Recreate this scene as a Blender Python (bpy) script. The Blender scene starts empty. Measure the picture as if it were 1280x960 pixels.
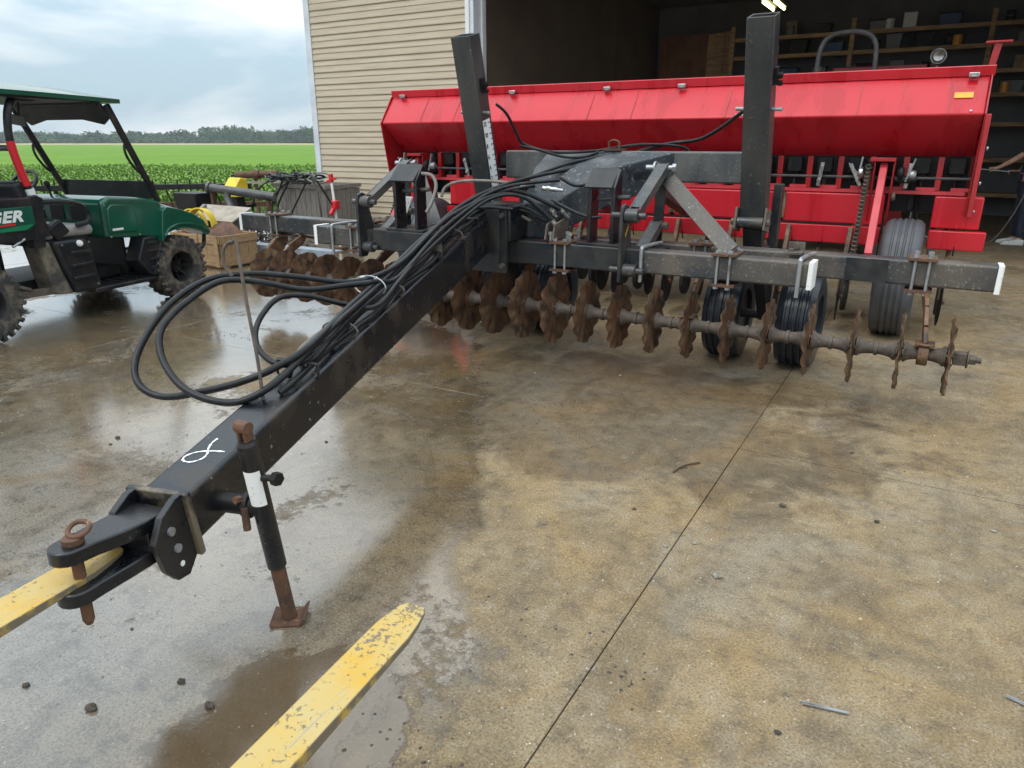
import bpy, bmesh, math, random
from mathutils import Vector, Matrix, noise
random.seed(7)
R = math.radians
scene = bpy.context.scene
col = scene.collection

# ------------------------------------------------------------------ camera
cam_d = bpy.data.cameras.new('camera')
cam_d.sensor_width = 36.0
cam_d.lens = 888.0 / 1280.0 * 36.0
cam_d.clip_start = 0.05
cam_d.clip_end = 6000.0
cam = bpy.data.objects.new('camera', cam_d)
col.objects.link(cam)
cam.location = (0, 0, 1.55)
PITCH = math.atan(303.0 / 888.0)
cam.rotation_euler = (math.pi / 2 - PITCH, 0, R(30))
scene.camera = cam

# ------------------------------------------------------------------ sky
SUN_EL, SUN_AZ = R(58), R(200)
world = bpy.data.worlds.new('World')
scene.world = world
world.use_nodes = True
wn = world.node_tree; wn.nodes.clear()
def N(nt, t, **kw):
    n = nt.nodes.new(t)
    for k, v in kw.items(): setattr(n, k, v)
    return n
wout = N(wn, 'ShaderNodeOutputWorld'); wbg = N(wn, 'ShaderNodeBackground')
wsky = N(wn, 'ShaderNodeTexSky'); wsky.sky_type = 'NISHITA'; wsky.sun_disc = False
wsky.sun_elevation = SUN_EL; wsky.sun_rotation = SUN_AZ; wsky.dust_density = 2.0; wsky.air_density = 1.0
wtc = N(wn, 'ShaderNodeTexCoord'); wmap = N(wn, 'ShaderNodeMapping')
wmap.inputs['Scale'].default_value = (1.0, 1.0, 3.2)
wn1 = N(wn, 'ShaderNodeTexNoise'); wn1.inputs['Scale'].default_value = 2.6; wn1.inputs['Detail'].default_value = 7; wn1.inputs['Roughness'].default_value = .55; wn1.inputs['Distortion'].default_value = .35
wr1 = N(wn, 'ShaderNodeValToRGB'); wr1.color_ramp.elements[0].position = .40; wr1.color_ramp.elements[1].position = .60
wr1.color_ramp.elements[0].color = (3.15, 4.15, 4.8, 1); wr1.color_ramp.elements[1].color = (6.5, 6.7, 6.7, 1)
wn2 = N(wn, 'ShaderNodeTexNoise'); wn2.inputs['Scale'].default_value = 1.3; wn2.inputs['Detail'].default_value = 4
wr2 = N(wn, 'ShaderNodeMapRange'); wr2.inputs['From Min'].default_value = .35; wr2.inputs['From Max'].default_value = .65; wr2.inputs['To Min'].default_value = .84; wr2.inputs['To Max'].default_value = .97
wmx = N(wn, 'ShaderNodeMixRGB')
wl = wn.links.new
wl(wtc.outputs['Generated'], wmap.inputs['Vector'])
wl(wmap.outputs['Vector'], wn1.inputs['Vector']); wl(wmap.outputs['Vector'], wn2.inputs['Vector'])
wl(wn1.outputs['Fac'], wr1.inputs['Fac']); wl(wn2.outputs['Fac'], wr2.inputs['Value'])
wl(wr2.outputs['Result'], wmx.inputs['Fac']); wl(wsky.outputs['Color'], wmx.inputs['Color1']); wl(wr1.outputs['Color'], wmx.inputs['Color2'])
# an overcast sky brightens from the horizon to the zenith (CIE overcast law, softened)
wsp = N(wn, 'ShaderNodeSeparateXYZ'); wl(wtc.outputs['Generated'], wsp.inputs[0])
wz = N(wn, 'ShaderNodeMapRange'); wl(wsp.outputs['Z'], wz.inputs['Value']); wz.inputs['From Min'].default_value = 0; wz.inputs['From Max'].default_value = 1; wz.inputs['To Min'].default_value = 1; wz.inputs['To Max'].default_value = 3.0
wmu = N(wn, 'ShaderNodeVectorMath'); wmu.operation = 'SCALE'; wl(wmx.outputs['Color'], wmu.inputs[0]); wl(wz.outputs['Result'], wmu.inputs['Scale'])
wl(wmu.outputs['Vector'], wbg.inputs['Color']); wbg.inputs['Strength'].default_value = 0.1
wl(wbg.outputs['Background'], wout.inputs['Surface'])

# ------------------------------------------------------------------ sun behind cloud
sun_d = bpy.data.lights.new('sun', 'SUN'); sun_d.energy = 0.7; sun_d.angle = R(26); sun_d.color = (1, .965, .91)
sun = bpy.data.objects.new('sun', sun_d); col.objects.link(sun)
sun_dir = Vector((math.sin(SUN_AZ) * math.cos(SUN_EL), math.cos(SUN_AZ) * math.cos(SUN_EL), math.sin(SUN_EL)))
sun.rotation_euler = sun_dir.to_track_quat('Z', 'Y').to_euler()
sun.location = sun_dir * 40
vs = scene.view_settings
vs.view_transform = 'Standard'; vs.look = 'None'; vs.exposure = 0.58; vs.gamma = 1.0; vs.use_curve_mapping = False

scene.cycles.max_bounces = 7; scene.cycles.diffuse_bounces = 3; scene.cycles.glossy_bounces = 3; scene.cycles.transmission_bounces = 2; scene.cycles.volume_bounces = 0
# ------------------------------------------------------------------ materials
def new_mat(name):
    m = bpy.data.materials.new(name); m.use_nodes = True
    nt = m.node_tree
    return m, nt, nt.nodes['Principled BSDF'], nt.links.new
def ramp(nt, fac, stops):
    r = N(nt, 'ShaderNodeValToRGB'); e = r.color_ramp.elements
    while len(e) < len(stops): e.new(.5)
    for i, (p, c) in enumerate(stops):
        e[i].position = p; e[i].color = tuple(c) + (1,) if len(c) == 3 else c
    nt.links.new(fac, r.inputs['Fac']); return r.outputs['Color']
def tex(nt, scale, detail=4, rough=.55, dist=0, vec=None, stretch=None):
    if vec is None: vec = N(nt, 'ShaderNodeNewGeometry').outputs['Position']
    if stretch:
        mp = N(nt, 'ShaderNodeMapping'); mp.inputs['Scale'].default_value = stretch
        nt.links.new(vec, mp.inputs['Vector']); vec = mp.outputs['Vector']
    t = N(nt, 'ShaderNodeTexNoise'); t.inputs['Scale'].default_value = scale; t.inputs['Detail'].default_value = detail
    t.inputs['Roughness'].default_value = rough; t.inputs['Distortion'].default_value = dist
    nt.links.new(vec, t.inputs['Vector']); return t.outputs['Fac']
def g3(v): return (v, v, v)
def mixc(nt, fac, a, b, mode='MIX'):
    m = N(nt, 'ShaderNodeMixRGB'); m.blend_type = mode
    for s, v in ((0, fac), (1, a), (2, b)):
        if hasattr(v, 'node'): nt.links.new(v, m.inputs[s])
        elif s == 0: m.inputs[0].default_value = v
        else: m.inputs[s].default_value = tuple(v) + (1,)
    return m.outputs['Color']
def bumpn(nt, h, strength, dist=.01):
    b = N(nt, 'ShaderNodeBump'); b.inputs['Strength'].default_value = strength; b.inputs['Distance'].default_value = dist
    nt.links.new(h, b.inputs['Height']); return b.outputs['Normal']
def pm(name, c, rough=.5, metal=0., c2=None, scale=6., lo=.4, hi=.65, c3=None, s3=30., lo3=.6, hi3=.68, bump=0., bs=60., coat=0., stretch=None, r2=None, spec=.5):
    """painted / worn surface: base colour c, large patches c2, small flecks c3"""
    m, nt, b, L = new_mat(name)
    out = None
    if c2:
        f = ramp(nt, tex(nt, scale, 6, .6, stretch=stretch), [(lo, g3(0)), (hi, g3(1))])
        out = mixc(nt, f, c, c2)
        if r2 is not None:
            mr = N(nt, 'ShaderNodeMapRange'); L(f, mr.inputs['Value']); mr.inputs['To Min'].default_value = rough; mr.inputs['To Max'].default_value = r2
            L(mr.outputs['Result'], b.inputs['Roughness'])
    if c3:
        f3 = ramp(nt, tex(nt, s3, 5, .65), [(lo3, g3(0)), (hi3, g3(1))])
        out = mixc(nt, f3, out if out is not None else c, c3)
    if out is not None: L(out, b.inputs['Base Color'])
    else: b.inputs['Base Color'].default_value = tuple(c) + (1,)
    if not (c2 and r2 is not None): b.inputs['Roughness'].default_value = rough
    b.inputs['Metallic'].default_value = metal
    b.inputs['Specular IOR Level'].default_value = spec
    if coat: b.inputs['Coat Weight'].default_value = coat; b.inputs['Coat Roughness'].default_value = .08
    if bump: L(bumpn(nt, tex(nt, bs, 6, .65), bump, .004), b.inputs['Normal'])
    return m
def fork_paint():
    m, nt, b, L = new_mat('worn_yellow_fork_paint')
    big = tex(nt, 4.5, 6, .65); fl = tex(nt, 70, 5, .7, .4); sc = tex(nt, 30, 6, .7, .1, None, (3.0, .16, 1))
    c = mixc(nt, ramp(nt, big, [(.38, g3(0)), (.62, g3(1))]), (.50, .30, .032), (.44, .34, .14))
    dens = N(nt, 'ShaderNodeMath'); dens.operation = 'ADD'; L(fl, dens.inputs[0]); k = N(nt, 'ShaderNodeMath'); k.operation = 'MULTIPLY'; L(tex(nt, 7, 4, .6), k.inputs[0]); k.inputs[1].default_value = .45; L(k.outputs[0], dens.inputs[1])
    sy = N(nt, 'ShaderNodeSeparateXYZ'); L(N(nt, 'ShaderNodeNewGeometry').outputs['Position'], sy.inputs[0])
    tipw = N(nt, 'ShaderNodeMapRange'); L(sy.outputs['Y'], tipw.inputs['Value']); tipw.inputs['From Min'].default_value = .90; tipw.inputs['From Max'].default_value = 1.20; tipw.inputs['To Min'].default_value = 0; tipw.inputs['To Max'].default_value = .10
    d2 = N(nt, 'ShaderNodeMath'); d2.operation = 'ADD'; L(dens.outputs[0], d2.inputs[0]); L(tipw.outputs['Result'], d2.inputs[1]); dens = d2
    chip = ramp(nt, dens.outputs[0], [(.835, g3(0)), (.865, g3(1))])
    c = mixc(nt, chip, c, (.17, .13, .085))
    scr = ramp(nt, sc, [(.60, g3(0)), (.66, g3(.85))]); c = mixc(nt, scr, c, (.28, .255, .215))
    L(c, b.inputs['Base Color']); b.inputs['Roughness'].default_value = .42
    h = N(nt, 'ShaderNodeMath'); h.operation = 'SUBTRACT'; h.inputs[0].default_value = 1; L(chip, h.inputs[1]); L(bumpn(nt, h.outputs[0], .5, .003), b.inputs['Normal'])
    return m
M = {}
M['black'] = pm('black_paint', (.0055, .0065, .009), .26, 0, (.026, .022, .020), 4.5, .46, .74, (.16, .135, .105), 42, .66, .74, .22, 70, r2=.5)
M['black2'] = pm('worn_black_steel', (.015, .017, .020), .34, .0, (.048, .044, .039), 7, .42, .7, (.22, .20, .17), 48, .66, .74, .2, 80, r2=.55, spec=.35)
M['greysteel'] = pm('weathered_grey_paint', (.034, .037, .041), .32, 0, (.105, .088, .070), 2.6, .42, .66, (.30, .27, .22), 60, .59, .70, .35, 80, r2=.6)
M['palesteel'] = pm('dusty_pale_steel', (.052, .055, .058), .38, 0, (.115, .112, .102), 7, .40, .68, (.27, .25, .22), 60, .58, .70, .3, 90, r2=.6, stretch=(1, 1, .35))
M['charcoal'] = pm('scuffed_charcoal_paint', (.026, .032, .040), .34, 0, (.085, .088, .09), 5, .48, .66, (.28, .27, .25), 44, .58, .70, .35, 80, r2=.55, spec=.35, stretch=(1, 1, .4))
M['tonguepaint'] = pm('worn_tongue_paint', (.0055, .0068, .010), .22, 0, (.036, .027, .021), 3.2, .53, .66, (.22, .195, .16), 26, .645, .71, .3, 60, r2=.5)
M['galv'] = pm('galvanised_rod', (.34, .35, .36), .42, .6, (.16, .13, .10), 12, .5, .75, bump=.1)
M['rust'] = pm('rusty_steel', (.13, .058, .028), .75, .0, (.055, .032, .022), 10, .4, .65, (.24, .13, .07), 40, .6, .7, .5, 60)
M['mudrust'] = pm('rust_and_dried_mud', (.120, .056, .027), .60, 0, (.215, .140, .078), 8, .46, .66, (.038, .027, .021), 11, .50, .62, .7, 45)
M['mudgrey'] = pm('dusty_brown_iron', (.12, .095, .075), .7, 0, (.055, .042, .034), 11, .4, .68, (.2, .17, .14), 40, .6, .7, .6, 60)
M['rubber'] = pm('tyre_rubber', (.021, .022, .024), .62, 0, (.075, .068, .058), 7, .5, .75, (.14, .13, .115), 40, .68, .76, .25, 70)
M['tyre_grey'] = pm('dusty_tyre_rubber', (.075, .078, .085), .55, 0, (.045, .046, .05), 5, .42, .66, bump=.15)
M['tyre_blue'] = pm('wet_tyre_rubber', (.016, .021, .030), .32, 0, (.05, .055, .06), 8, .5, .75)
M['muddytyre'] = pm('muddy_tyre_rubber', (.035, .033, .031), .7, 0, (.14, .115, .085), 14, .46, .62, bump=.4, bs=50)
M['hose'] = pm('hydraulic_hose_rubber', (.0075, .008, .009), .36, 0, (.028, .027, .026), 16, .52, .8, bump=.12, spec=.28)
M['hosegrey'] = pm('grey_hose', (.12, .105, .09), .5, 0, (.19, .17, .15), 20, .4, .7)
M['red'] = pm('red_paint', (.50, .014, .025), .34, 0, (.41, .009, .017), 2.4, .47, .62, (.40, .09, .075), 34, .67, .76, .1, 40, stretch=(2.2, 1, .22), coat=.12, spec=.35, r2=.22)
M['red2'] = pm('red_frame_paint', (.36, .008, .012), .32, 0, (.25, .008, .010), 5, .42, .66, (.10, .02, .015), 26, .66, .74, .1, 60, coat=.2)
M['pink'] = pm('faded_red_paint', (.52, .045, .06), .42, 0, (.42, .03, .035), 8, .4, .7)
M['chrome'] = pm('bright_latch_steel', (.55, .55, .55), .28, .9, (.3, .28, .25), 30, .4, .7)
M['blackmetal'] = pm('black_iron', (.006, .006, .007), .5, 0, (.020, .017, .015), 12, .4, .7, spec=.25)
M['yellow'] = fork_paint()
M['yellowedge'] = pm('scuffed_fork_edge', (.16, .13, .09), .55, 0, (.45, .30, .06), 14, .5, .62, bump=.3)
M['yellowp'] = pm('yellow_plastic', (.70, .50, .02), .42, 0, (.50, .36, .03), 8, .45, .7)
M['green'] = pm('green_utv_plastic', (.004, .080, .046), .18, 0, (.008, .062, .038), 5, .45, .7, (.10, .11, .08), 60, .72, .78, coat=.3)
M['greenhi'] = pm('bright_green_stripe', (.01, .17, .07), .3)
M['bplastic'] = pm('black_textured_plastic', (.010, .011, .013), .45, 0, (.040, .034, .028), 8, .48, .72, (.12, .10, .075), 30, .66, .75, .15, 80, spec=.3)
M['seat'] = pm('grey_vinyl', (.30, .29, .27), .5, 0, (.2, .19, .17), 10, .45, .7)
M['white'] = pm('white_paint', (.72, .73, .72), .45, 0, (.55, .54, .5), 14, .55, .7)
M['whitemark'] = pm('white_marker', (.8, .8, .78), .5, 0, (.45, .43, .4), 45, .6, .72)
M['redtape'] = pm('red_tape', (.55, .012, .02), .4)
M['orange'] = pm('amber_reflector', (.80, .34, .02), .3)
M['trim'] = pm('white_metal_trim', (.62, .66, .70), .4, 0, (.5, .53, .56), 4, .4, .7)
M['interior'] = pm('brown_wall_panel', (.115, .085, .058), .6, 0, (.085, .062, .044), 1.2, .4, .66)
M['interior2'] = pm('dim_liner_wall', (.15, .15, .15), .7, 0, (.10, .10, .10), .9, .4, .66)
M['wood'] = pm('shelf_lumber', (.46, .29, .14), .65, 0, (.22, .14, .08), 3, .4, .66, stretch=(1, 8, 8))
M['crate'] = pm('crate_wood', (.36, .235, .12), .7, 0, (.24, .145, .07), 4, .4, .68, (.1, .06, .03), 22, .66, .74, .3, 60, stretch=(2, 8, 8))
M['oldwood'] = pm('weathered_grey_board', (.22, .20, .175), .8, 0, (.13, .115, .10), 6, .4, .66, bump=.4, stretch=(9, 9, 1))
M['darkbrown'] = pm('dark_brown_cabinet', (.20, .085, .032), .55, 0, (.13, .055, .022), 3, .4, .66)
M['cardboard'] = pm('cardboard', (.32, .23, .14), .8, 0, (.24, .17, .1), 6)
M['greybox'] = pm('grey_storage_bin', (.16, .17, .18), .5)
M['bluebox'] = pm('blue_storage_bin', (.02, .06, .16), .45)
M['navy'] = pm('navy_cotton', (.010, .014, .045), .85, 0, (.016, .022, .06), 14)
M['denim'] = pm('dark_denim', (.02, .026, .045), .85, 0, (.035, .042, .065), 20)
M['skin'] = pm('skin', (.60, .36, .25), .5, 0, (.42, .22, .15), 14)
M['hair'] = pm('brown_hair', (.035, .02, .012), .6)
M['print'] = pm('dark_print', (.004, .005, .007), .5)
M['concretebed'] = pm('joint_dirt', (.045, .036, .027), .85, 0, (.08, .065, .05), 20)
M['stone'] = pm('stone_chip', (.30, .27, .22), .8, 0, (.12, .11, .09), 30, .4, .65)
M['darkstone'] = pm('dark_clod', (.045, .036, .028), .85, 0, (.09, .07, .05), 30)
M['twig'] = pm('twig_bark', (.06, .04, .026), .8)
M['tan'] = pm('pale_sheet', (.36, .31, .25), .75, 0, (.25, .21, .16), 7, .4, .65, bump=.2)
M['bluegrey'] = pm('blue_grey_painted_beam', (.28, .33, .39), .4, 0, (.2, .2, .2), 6, .45, .66)
M['mesh'] = pm('dark_pipe', (.045, .047, .052), .45, 0, (.09, .085, .08), 8)

# ------------------------------------------------------------------ mesh helpers
class MB:
    def __init__(s): s.v = []; s.f = []
    def add(s, vs, fs):
        o = len(s.v); s.v += [Vector(v) for v in vs]; s.f += [tuple(i + o for i in f) for f in fs]; return s
    def box(s, c, d, rot=None):
        c = Vector(c); hx, hy, hz = d[0] / 2, d[1] / 2, d[2] / 2
        P = [Vector((x, y, z)) for x in (-hx, hx) for y in (-hy, hy) for z in (-hz, hz)]
        if rot is not None: P = [rot @ p for p in P]
        return s.add([c + p for p in P], [(0, 1, 3, 2), (4, 6, 7, 5), (0, 4, 5, 1), (2, 3, 7, 6), (0, 2, 6, 4), (1, 5, 7, 3)])
    def span(s, a, b):
        return s.box([(a[i] + b[i]) / 2 for i in range(3)], [abs(b[i] - a[i]) for i in range(3)])
    def bar(s, p0, p1, w, h, up=(0, 0, 1), w1=None, h1=None):
        p0, p1 = Vector(p0), Vector(p1); d = (p1 - p0).normalized(); u = Vector(up)
        sd = d.cross(u).normalized(); u = sd.cross(d).normalized()
        w1 = w if w1 is None else w1; h1 = h if h1 is None else h1
        P = [p0 + sd * a * w / 2 + u * b * h / 2 for a, b in ((-1, -1), (1, -1), (1, 1), (-1, 1))]
        P += [p1 + sd * a * w1 / 2 + u * b * h1 / 2 for a, b in ((-1, -1), (1, -1), (1, 1), (-1, 1))]
        return s.add(P, [(0, 1, 2, 3), (7, 6, 5, 4), (0, 4, 5, 1), (1, 5, 6, 2), (2, 6, 7, 3), (3, 7, 4, 0)])
    def cyl(s, p0, p1, r, r1=None, n=12, cap=True):
        p0, p1 = Vector(p0), Vector(p1); d = (p1 - p0).normalized()
        a = d.orthogonal().normalized(); b = d.cross(a); r1 = r if r1 is None else r1
        P = []
        for i in range(n):
            t = 2 * math.pi * i / n; e = a * math.cos(t) + b * math.sin(t)
            P += [p0 + e * r, p1 + e * r1]
        F = [(2 * i, 2 * ((i + 1) % n), 2 * ((i + 1) % n) + 1, 2 * i + 1) for i in range(n)]
        if cap: F += [tuple(2 * i for i in reversed(range(n))), tuple(2 * i + 1 for i in range(n))]
        return s.add(P, F)
    def tube(s, pts, r, n=8, closed=False, smooth=4, cap=True):
        pts = [Vector(p) for p in pts]
        if smooth > 1: pts = catmull(pts, smooth, closed)
        m = len(pts); P = []; nrm = None
        for i in range(m):
            if closed: t = (pts[(i + 1) % m] - pts[i - 1]).normalized()
            else: t = (pts[min(i + 1, m - 1)] - pts[max(i - 1, 0)]).normalized()
            if nrm is None: nrm = t.orthogonal().normalized()
            else: nrm = (nrm - t * nrm.dot(t)).normalized()
            b = t.cross(nrm)
            rr = r[min(i * len(r) // m, len(r) - 1)] if isinstance(r, (list, tuple)) else r
            for j in range(n):
                a = 2 * math.pi * j / n; P.append(pts[i] + (nrm * math.cos(a) + b * math.sin(a)) * rr)
        F = []
        for i in range(m if closed else m - 1):
            k = (i + 1) % m
            for j in range(n):
                j2 = (j + 1) % n; F.append((i * n + j, i * n + j2, k * n + j2, k * n + j))
        if cap and not closed: F += [tuple(reversed(range(n))), tuple((m - 1) * n + j for j in range(n))]
        return s.add(P, F)
    def prism(s, poly, axis, a, b):
        k = len(poly)
        def pt(p, h): return {'x': (h, p[0], p[1]), 'y': (p[0], h, p[1]), 'z': (p[0], p[1], h)}[axis]
        P = [pt(p, a) for p in poly] + [pt(p, b) for p in poly]
        return s.add(P, [tuple(range(k)), tuple(reversed(range(k, 2 * k)))] + [(i, i + k, (i + 1) % k + k, (i + 1) % k) for i in range(k)])
    def lathe(s, prof, o, ax, n=24, closed=True):
        o = Vector(o); ax = Vector(ax).normalized(); a = ax.orthogonal().normalized(); b = ax.cross(a); m = len(prof); P = []
        for i in range(n):
            t = 2 * math.pi * i / n; e = a * math.cos(t) + b * math.sin(t)
            for r, h in prof: P.append(o + e * r + ax * h)
        F = []
        for i in range(n):
            i2 = (i + 1) % n
            for j in range(m if closed else m - 1):
                j2 = (j + 1) % m; F.append((i * m + j, i2 * m + j, i2 * m + j2, i * m + j2))
        return s.add(P, F)
    def hexnut(s, p, r=.018, h=.018, ax=(0, 0, 1)):
        p = Vector(p); ax = Vector(ax).normalized()
        return s.cyl(p, p + ax * h, r, n=6)
    def xf(s, mat):
        s.v = [mat @ v for v in s.v]; return s
    def mesh(s, name):
        me = bpy.data.meshes.new(name); me.from_pydata([tuple(v) for v in s.v], [], s.f)
        bm = bmesh.new(); bm.from_mesh(me); bmesh.ops.recalc_face_normals(bm, faces=bm.faces); bm.to_mesh(me); bm.free()
        return me
    def build(s, name, m, parent=None, bevel=0., seg=2, smooth=30, local=False):
        """local=True: vertices are already in the parent's space"""
        lo = Vector([min(v[i] for v in s.v) for i in range(3)]); hi = Vector([max(v[i] for v in s.v) for i in range(3)])
        c = (lo + hi) / 2
        s.v = [v - c for v in s.v]
        me = s.mesh(name)
        me.materials.append(M[m] if isinstance(m, str) else m)
        if smooth:
            me.shade_smooth(); me.set_sharp_from_angle(angle=R(smooth))
        o = bpy.data.objects.new(name, me); col.objects.link(o)
        link(o, parent, c)
        if bevel:
            bv = o.modifiers.new('bevel', 'BEVEL'); bv.width = bevel; bv.segments = seg; bv.limit_method = 'ANGLE'; bv.angle_limit = R(40); bv.harden_normals = False
        return o
WL = {}                                            # building-space origin of every object
def link(o, parent, c):
    c = Vector(c); WL[o.name] = c
    if parent is None: o.location = c
    else:
        o.parent = parent
        o.location = c - WL.get(parent.name, Vector((0, 0, 0)))
def catmull(p, n, closed=False):
    out = []; m = len(p)
    rng = range(m) if closed else range(m - 1)
    for i in rng:
        if closed: a, b, c, d = p[i - 1], p[i], p[(i + 1) % m], p[(i + 2) % m]
        else: a, b, c, d = p[max(i - 1, 0)], p[i], p[i + 1], p[min(i + 2, m - 1)]
        for k in range(n):
            t = k / n
            out.append(.5 * ((2 * b) + (c - a) * t + (2 * a - 5 * b + 4 * c - d) * t * t + (3 * b - a - 3 * c + d) * t ** 3))
    if not closed: out.append(p[-1])
    return out
def tag(o, label, cat, group=None, kind=None):
    if label: o['label'] = label
    if cat: o['category'] = cat
    if group: o['group'] = group
    if kind: o['kind'] = kind
    return o
def thing(name, label, cat, loc=(0, 0, 0), rotz=0., group=None, local=False):
    o = bpy.data.objects.new(name, None); o.empty_display_size = .2; col.objects.link(o)
    o.location = loc; o.rotation_euler = (0, 0, rotz)
    WL[o.name] = Vector((0, 0, 0)) if local else Vector(loc)
    return tag(o, label, cat, group)
def dup(o, parent, c):
    d = o.copy(); col.objects.link(d); d.parent = None
    WL[d.name] = Vector(c)
    if parent is not None:
        d.parent = parent; d.location = Vector(c) - WL.get(parent.name, Vector((0, 0, 0)))
    else: d.location = c
    return d
def dup_tree(o, parent, c):
    d = dup(o, parent, c)
    for ch in [x for x in o.children]:
        e = ch.copy(); col.objects.link(e); e.parent = d; e.location = ch.location; WL[e.name] = WL[d.name] + ch.location
    return d
def text_mesh(txt, size, name, m, parent, mat4, extrude=.0008, shear=0., bold=.0, space=1.0, align='LEFT'):
    cu = bpy.data.curves.new('print_outline', 'FONT'); cu.body = txt; cu.size = size; cu.extrude = extrude; cu.shear = shear; cu.offset = bold; cu.space_character = space
    cu.align_x = align; cu.resolution_u = 3
    to = bpy.data.objects.new('print_outline', cu); col.objects.link(to)
    dg = bpy.context.evaluated_depsgraph_get(); dg.update()
    me = bpy.data.meshes.new_from_object(to.evaluated_get(dg))
    bpy.data.objects.remove(to); bpy.data.curves.remove(cu)
    b = MB(); b.add([mat4 @ v.co for v in me.vertices], [tuple(p.vertices) for p in me.polygons]); bpy.data.meshes.remove(me)
    return b.build(name, m, parent, smooth=0)
def frame4(o, ux, uy):
    ux = Vector(ux).normalized(); uz = ux.cross(Vector(uy)).normalized(); uy = uz.cross(ux)
    m = Matrix((ux, uy, uz)).transposed().to_4x4(); m.translation = Vector(o); return m
# ================================================================== SETTING
CF = Vector((-math.sin(R(30)), math.cos(R(30)), 0)); CR = Vector((math.cos(R(30)), math.sin(R(30)), 0))
def cpt(r, f, z=0.): v = CR * r + CF * f; return (v.x, v.y, z)      # r metres right of and f metres ahead of the yard corner

def ground_mat():
    m, nt, b, L = new_mat('damp_stained_concrete')
    pos = N(nt, 'ShaderNodeNewGeometry').outputs['Position']
    sep = N(nt, 'ShaderNodeSeparateXYZ'); L(pos, sep.inputs[0]); PX, PY = sep.outputs['X'], sep.outputs['Y']
    def ma(op, a, c=None, clamp=False):
        n = N(nt, 'ShaderNodeMath'); n.operation = op; n.use_clamp = clamp
        for i, v in ((0, a), (1, c)):
            if v is None: continue
            if hasattr(v, 'node'): L(v, n.inputs[i])
            else: n.inputs[i].default_value = v
        return n.outputs[0]
    def rng(v, a, c, lo=0., hi=1.):
        n = N(nt, 'ShaderNodeMapRange'); L(v, n.inputs['Value']); n.inputs['From Min'].default_value = a; n.inputs['From Max'].default_value = c; n.inputs['To Min'].default_value = lo; n.inputs['To Max'].default_value = hi
        return n.outputs['Result']
    def fade(f, k): return ma('MULTIPLY', f, k)
    big = tex(nt, .6, 6, .62, .7, pos); mid = tex(nt, 2.3, 9, .68, .8, pos); fine = tex(nt, 11, 8, .72, .2, pos); grain = tex(nt, 120, 3, .8, 0, pos); grit = tex(nt, 55, 4, .78, 0, pos)
    # cement colour: warm grey with ochre mud film, wet sky sheen at left painted in as grey
    c = ramp(nt, mid, [(.30, (.125, .095, .060)), (.45, (.190, .150, .098)), (.56, (.240, .194, .132)), (.72, (.315, .268, .198))])
    c = mixc(nt, fade(ramp(nt, tex(nt, 1.1, 8, .66, 1.0, pos), [(.46, g3(0)), (.62, g3(1))]), .55), c, (.31, .215, .095))
    c = mixc(nt, 1.0, c, (1.02, .92, .735), 'MULTIPLY')
    left = rng(ma('ADD', ma('ADD', PX, fade(ma('MAXIMUM', ma('SUBTRACT', PY, 1.6), 0.), .55)), fade(big, 1.4)), -.5, -1.3)
    sheen_grey = ma('MULTIPLY', ma('MULTIPLY', left, rng(ma('ADD', PY, fade(mid, 1.2)), 3.1, 2.0, .22, 1.)), ramp(nt, tex(nt, 1.05, 8, .64, .8, pos), [(.38, g3(.2)), (.52, g3(1))]))
    c = mixc(nt, fade(sheen_grey, .72), c, (.30, .28, .25))  # lighter grey stands in for sky reflected on the wet concrete
    c = mixc(nt, fade(ramp(nt, tex(nt, .8, 8, .66, .8, pos), [(.50, g3(0)), (.64, g3(1))]), .5), c, (.225, .21, .18))
    # tyre film dragged along the drive direction, round oil spots
    c = mixc(nt, fade(ramp(nt, tex(nt, 3.2, 8, .68, .4, pos, (1.5, .3, 1)), [(.52, g3(0)), (.66, g3(1))]), .40), c, (.070, .052, .033))
    c = mixc(nt, fade(ramp(nt, tex(nt, 3.6, 5, .6, .3, pos), [(.665, g3(0)), (.72, g3(1))]), .72), c, (.042, .038, .033))
    # exposed sand, pores and pale grit
    c = mixc(nt, ramp(nt, fine, [(.34, g3(.62)), (.50, g3(0))]), c, (.075, .056, .036))
    c = mixc(nt, ramp(nt, fine, [(.54, g3(0)), (.70, g3(.55))]), c, (.31, .27, .20))
    c = mixc(nt, ramp(nt, grain, [(.36, g3(.75)), (.50, g3(0))]), c, (.072, .054, .034))
    c = mixc(nt, ramp(nt, grain, [(.56, g3(0)), (.68, g3(.55))]), c, (.36, .32, .25))
    c = mixc(nt, ramp(nt, grit, [(.635, g3(0)), (.68, g3(.9))]), c, (.56, .53, .46))
    # hairline cracks
    vo = N(nt, 'ShaderNodeTexVoronoi'); vo.feature = 'DISTANCE_TO_EDGE'; vo.inputs['Scale'].default_value = .42
    wv = N(nt, 'ShaderNodeVectorMath'); wv.operation = 'ADD'; L(pos, wv.inputs[0]); nz = N(nt, 'ShaderNodeTexNoise'); nz.inputs['Scale'].default_value = 2.5; nz.inputs['Detail'].default_value = 6; L(pos, nz.inputs['Vector'])
    sc = N(nt, 'ShaderNodeVectorMath'); sc.operation = 'SCALE'; sc.inputs['Scale'].default_value = .55; L(nz.outputs['Color'], sc.inputs[0]); L(sc.outputs['Vector'], wv.inputs[1]); L(wv.outputs['Vector'], vo.inputs['Vector'])
    crack = ma('MULTIPLY', rng(vo.outputs['Distance'], .0012, .0004), ramp(nt, tex(nt, .7, 3, .5, 0, pos), [(.5, g3(0)), (.58, g3(1))]))
    c = mixc(nt, fade(crack, .55), c, (.05, .04, .028))
    # damp: left of a wavering edge that runs away from the hitch, plus drip patch below the machine
    e = ma('ADD', PX, fade(ma('MAXIMUM', ma('SUBTRACT', PY, 1.6), 0.), .62))
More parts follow.
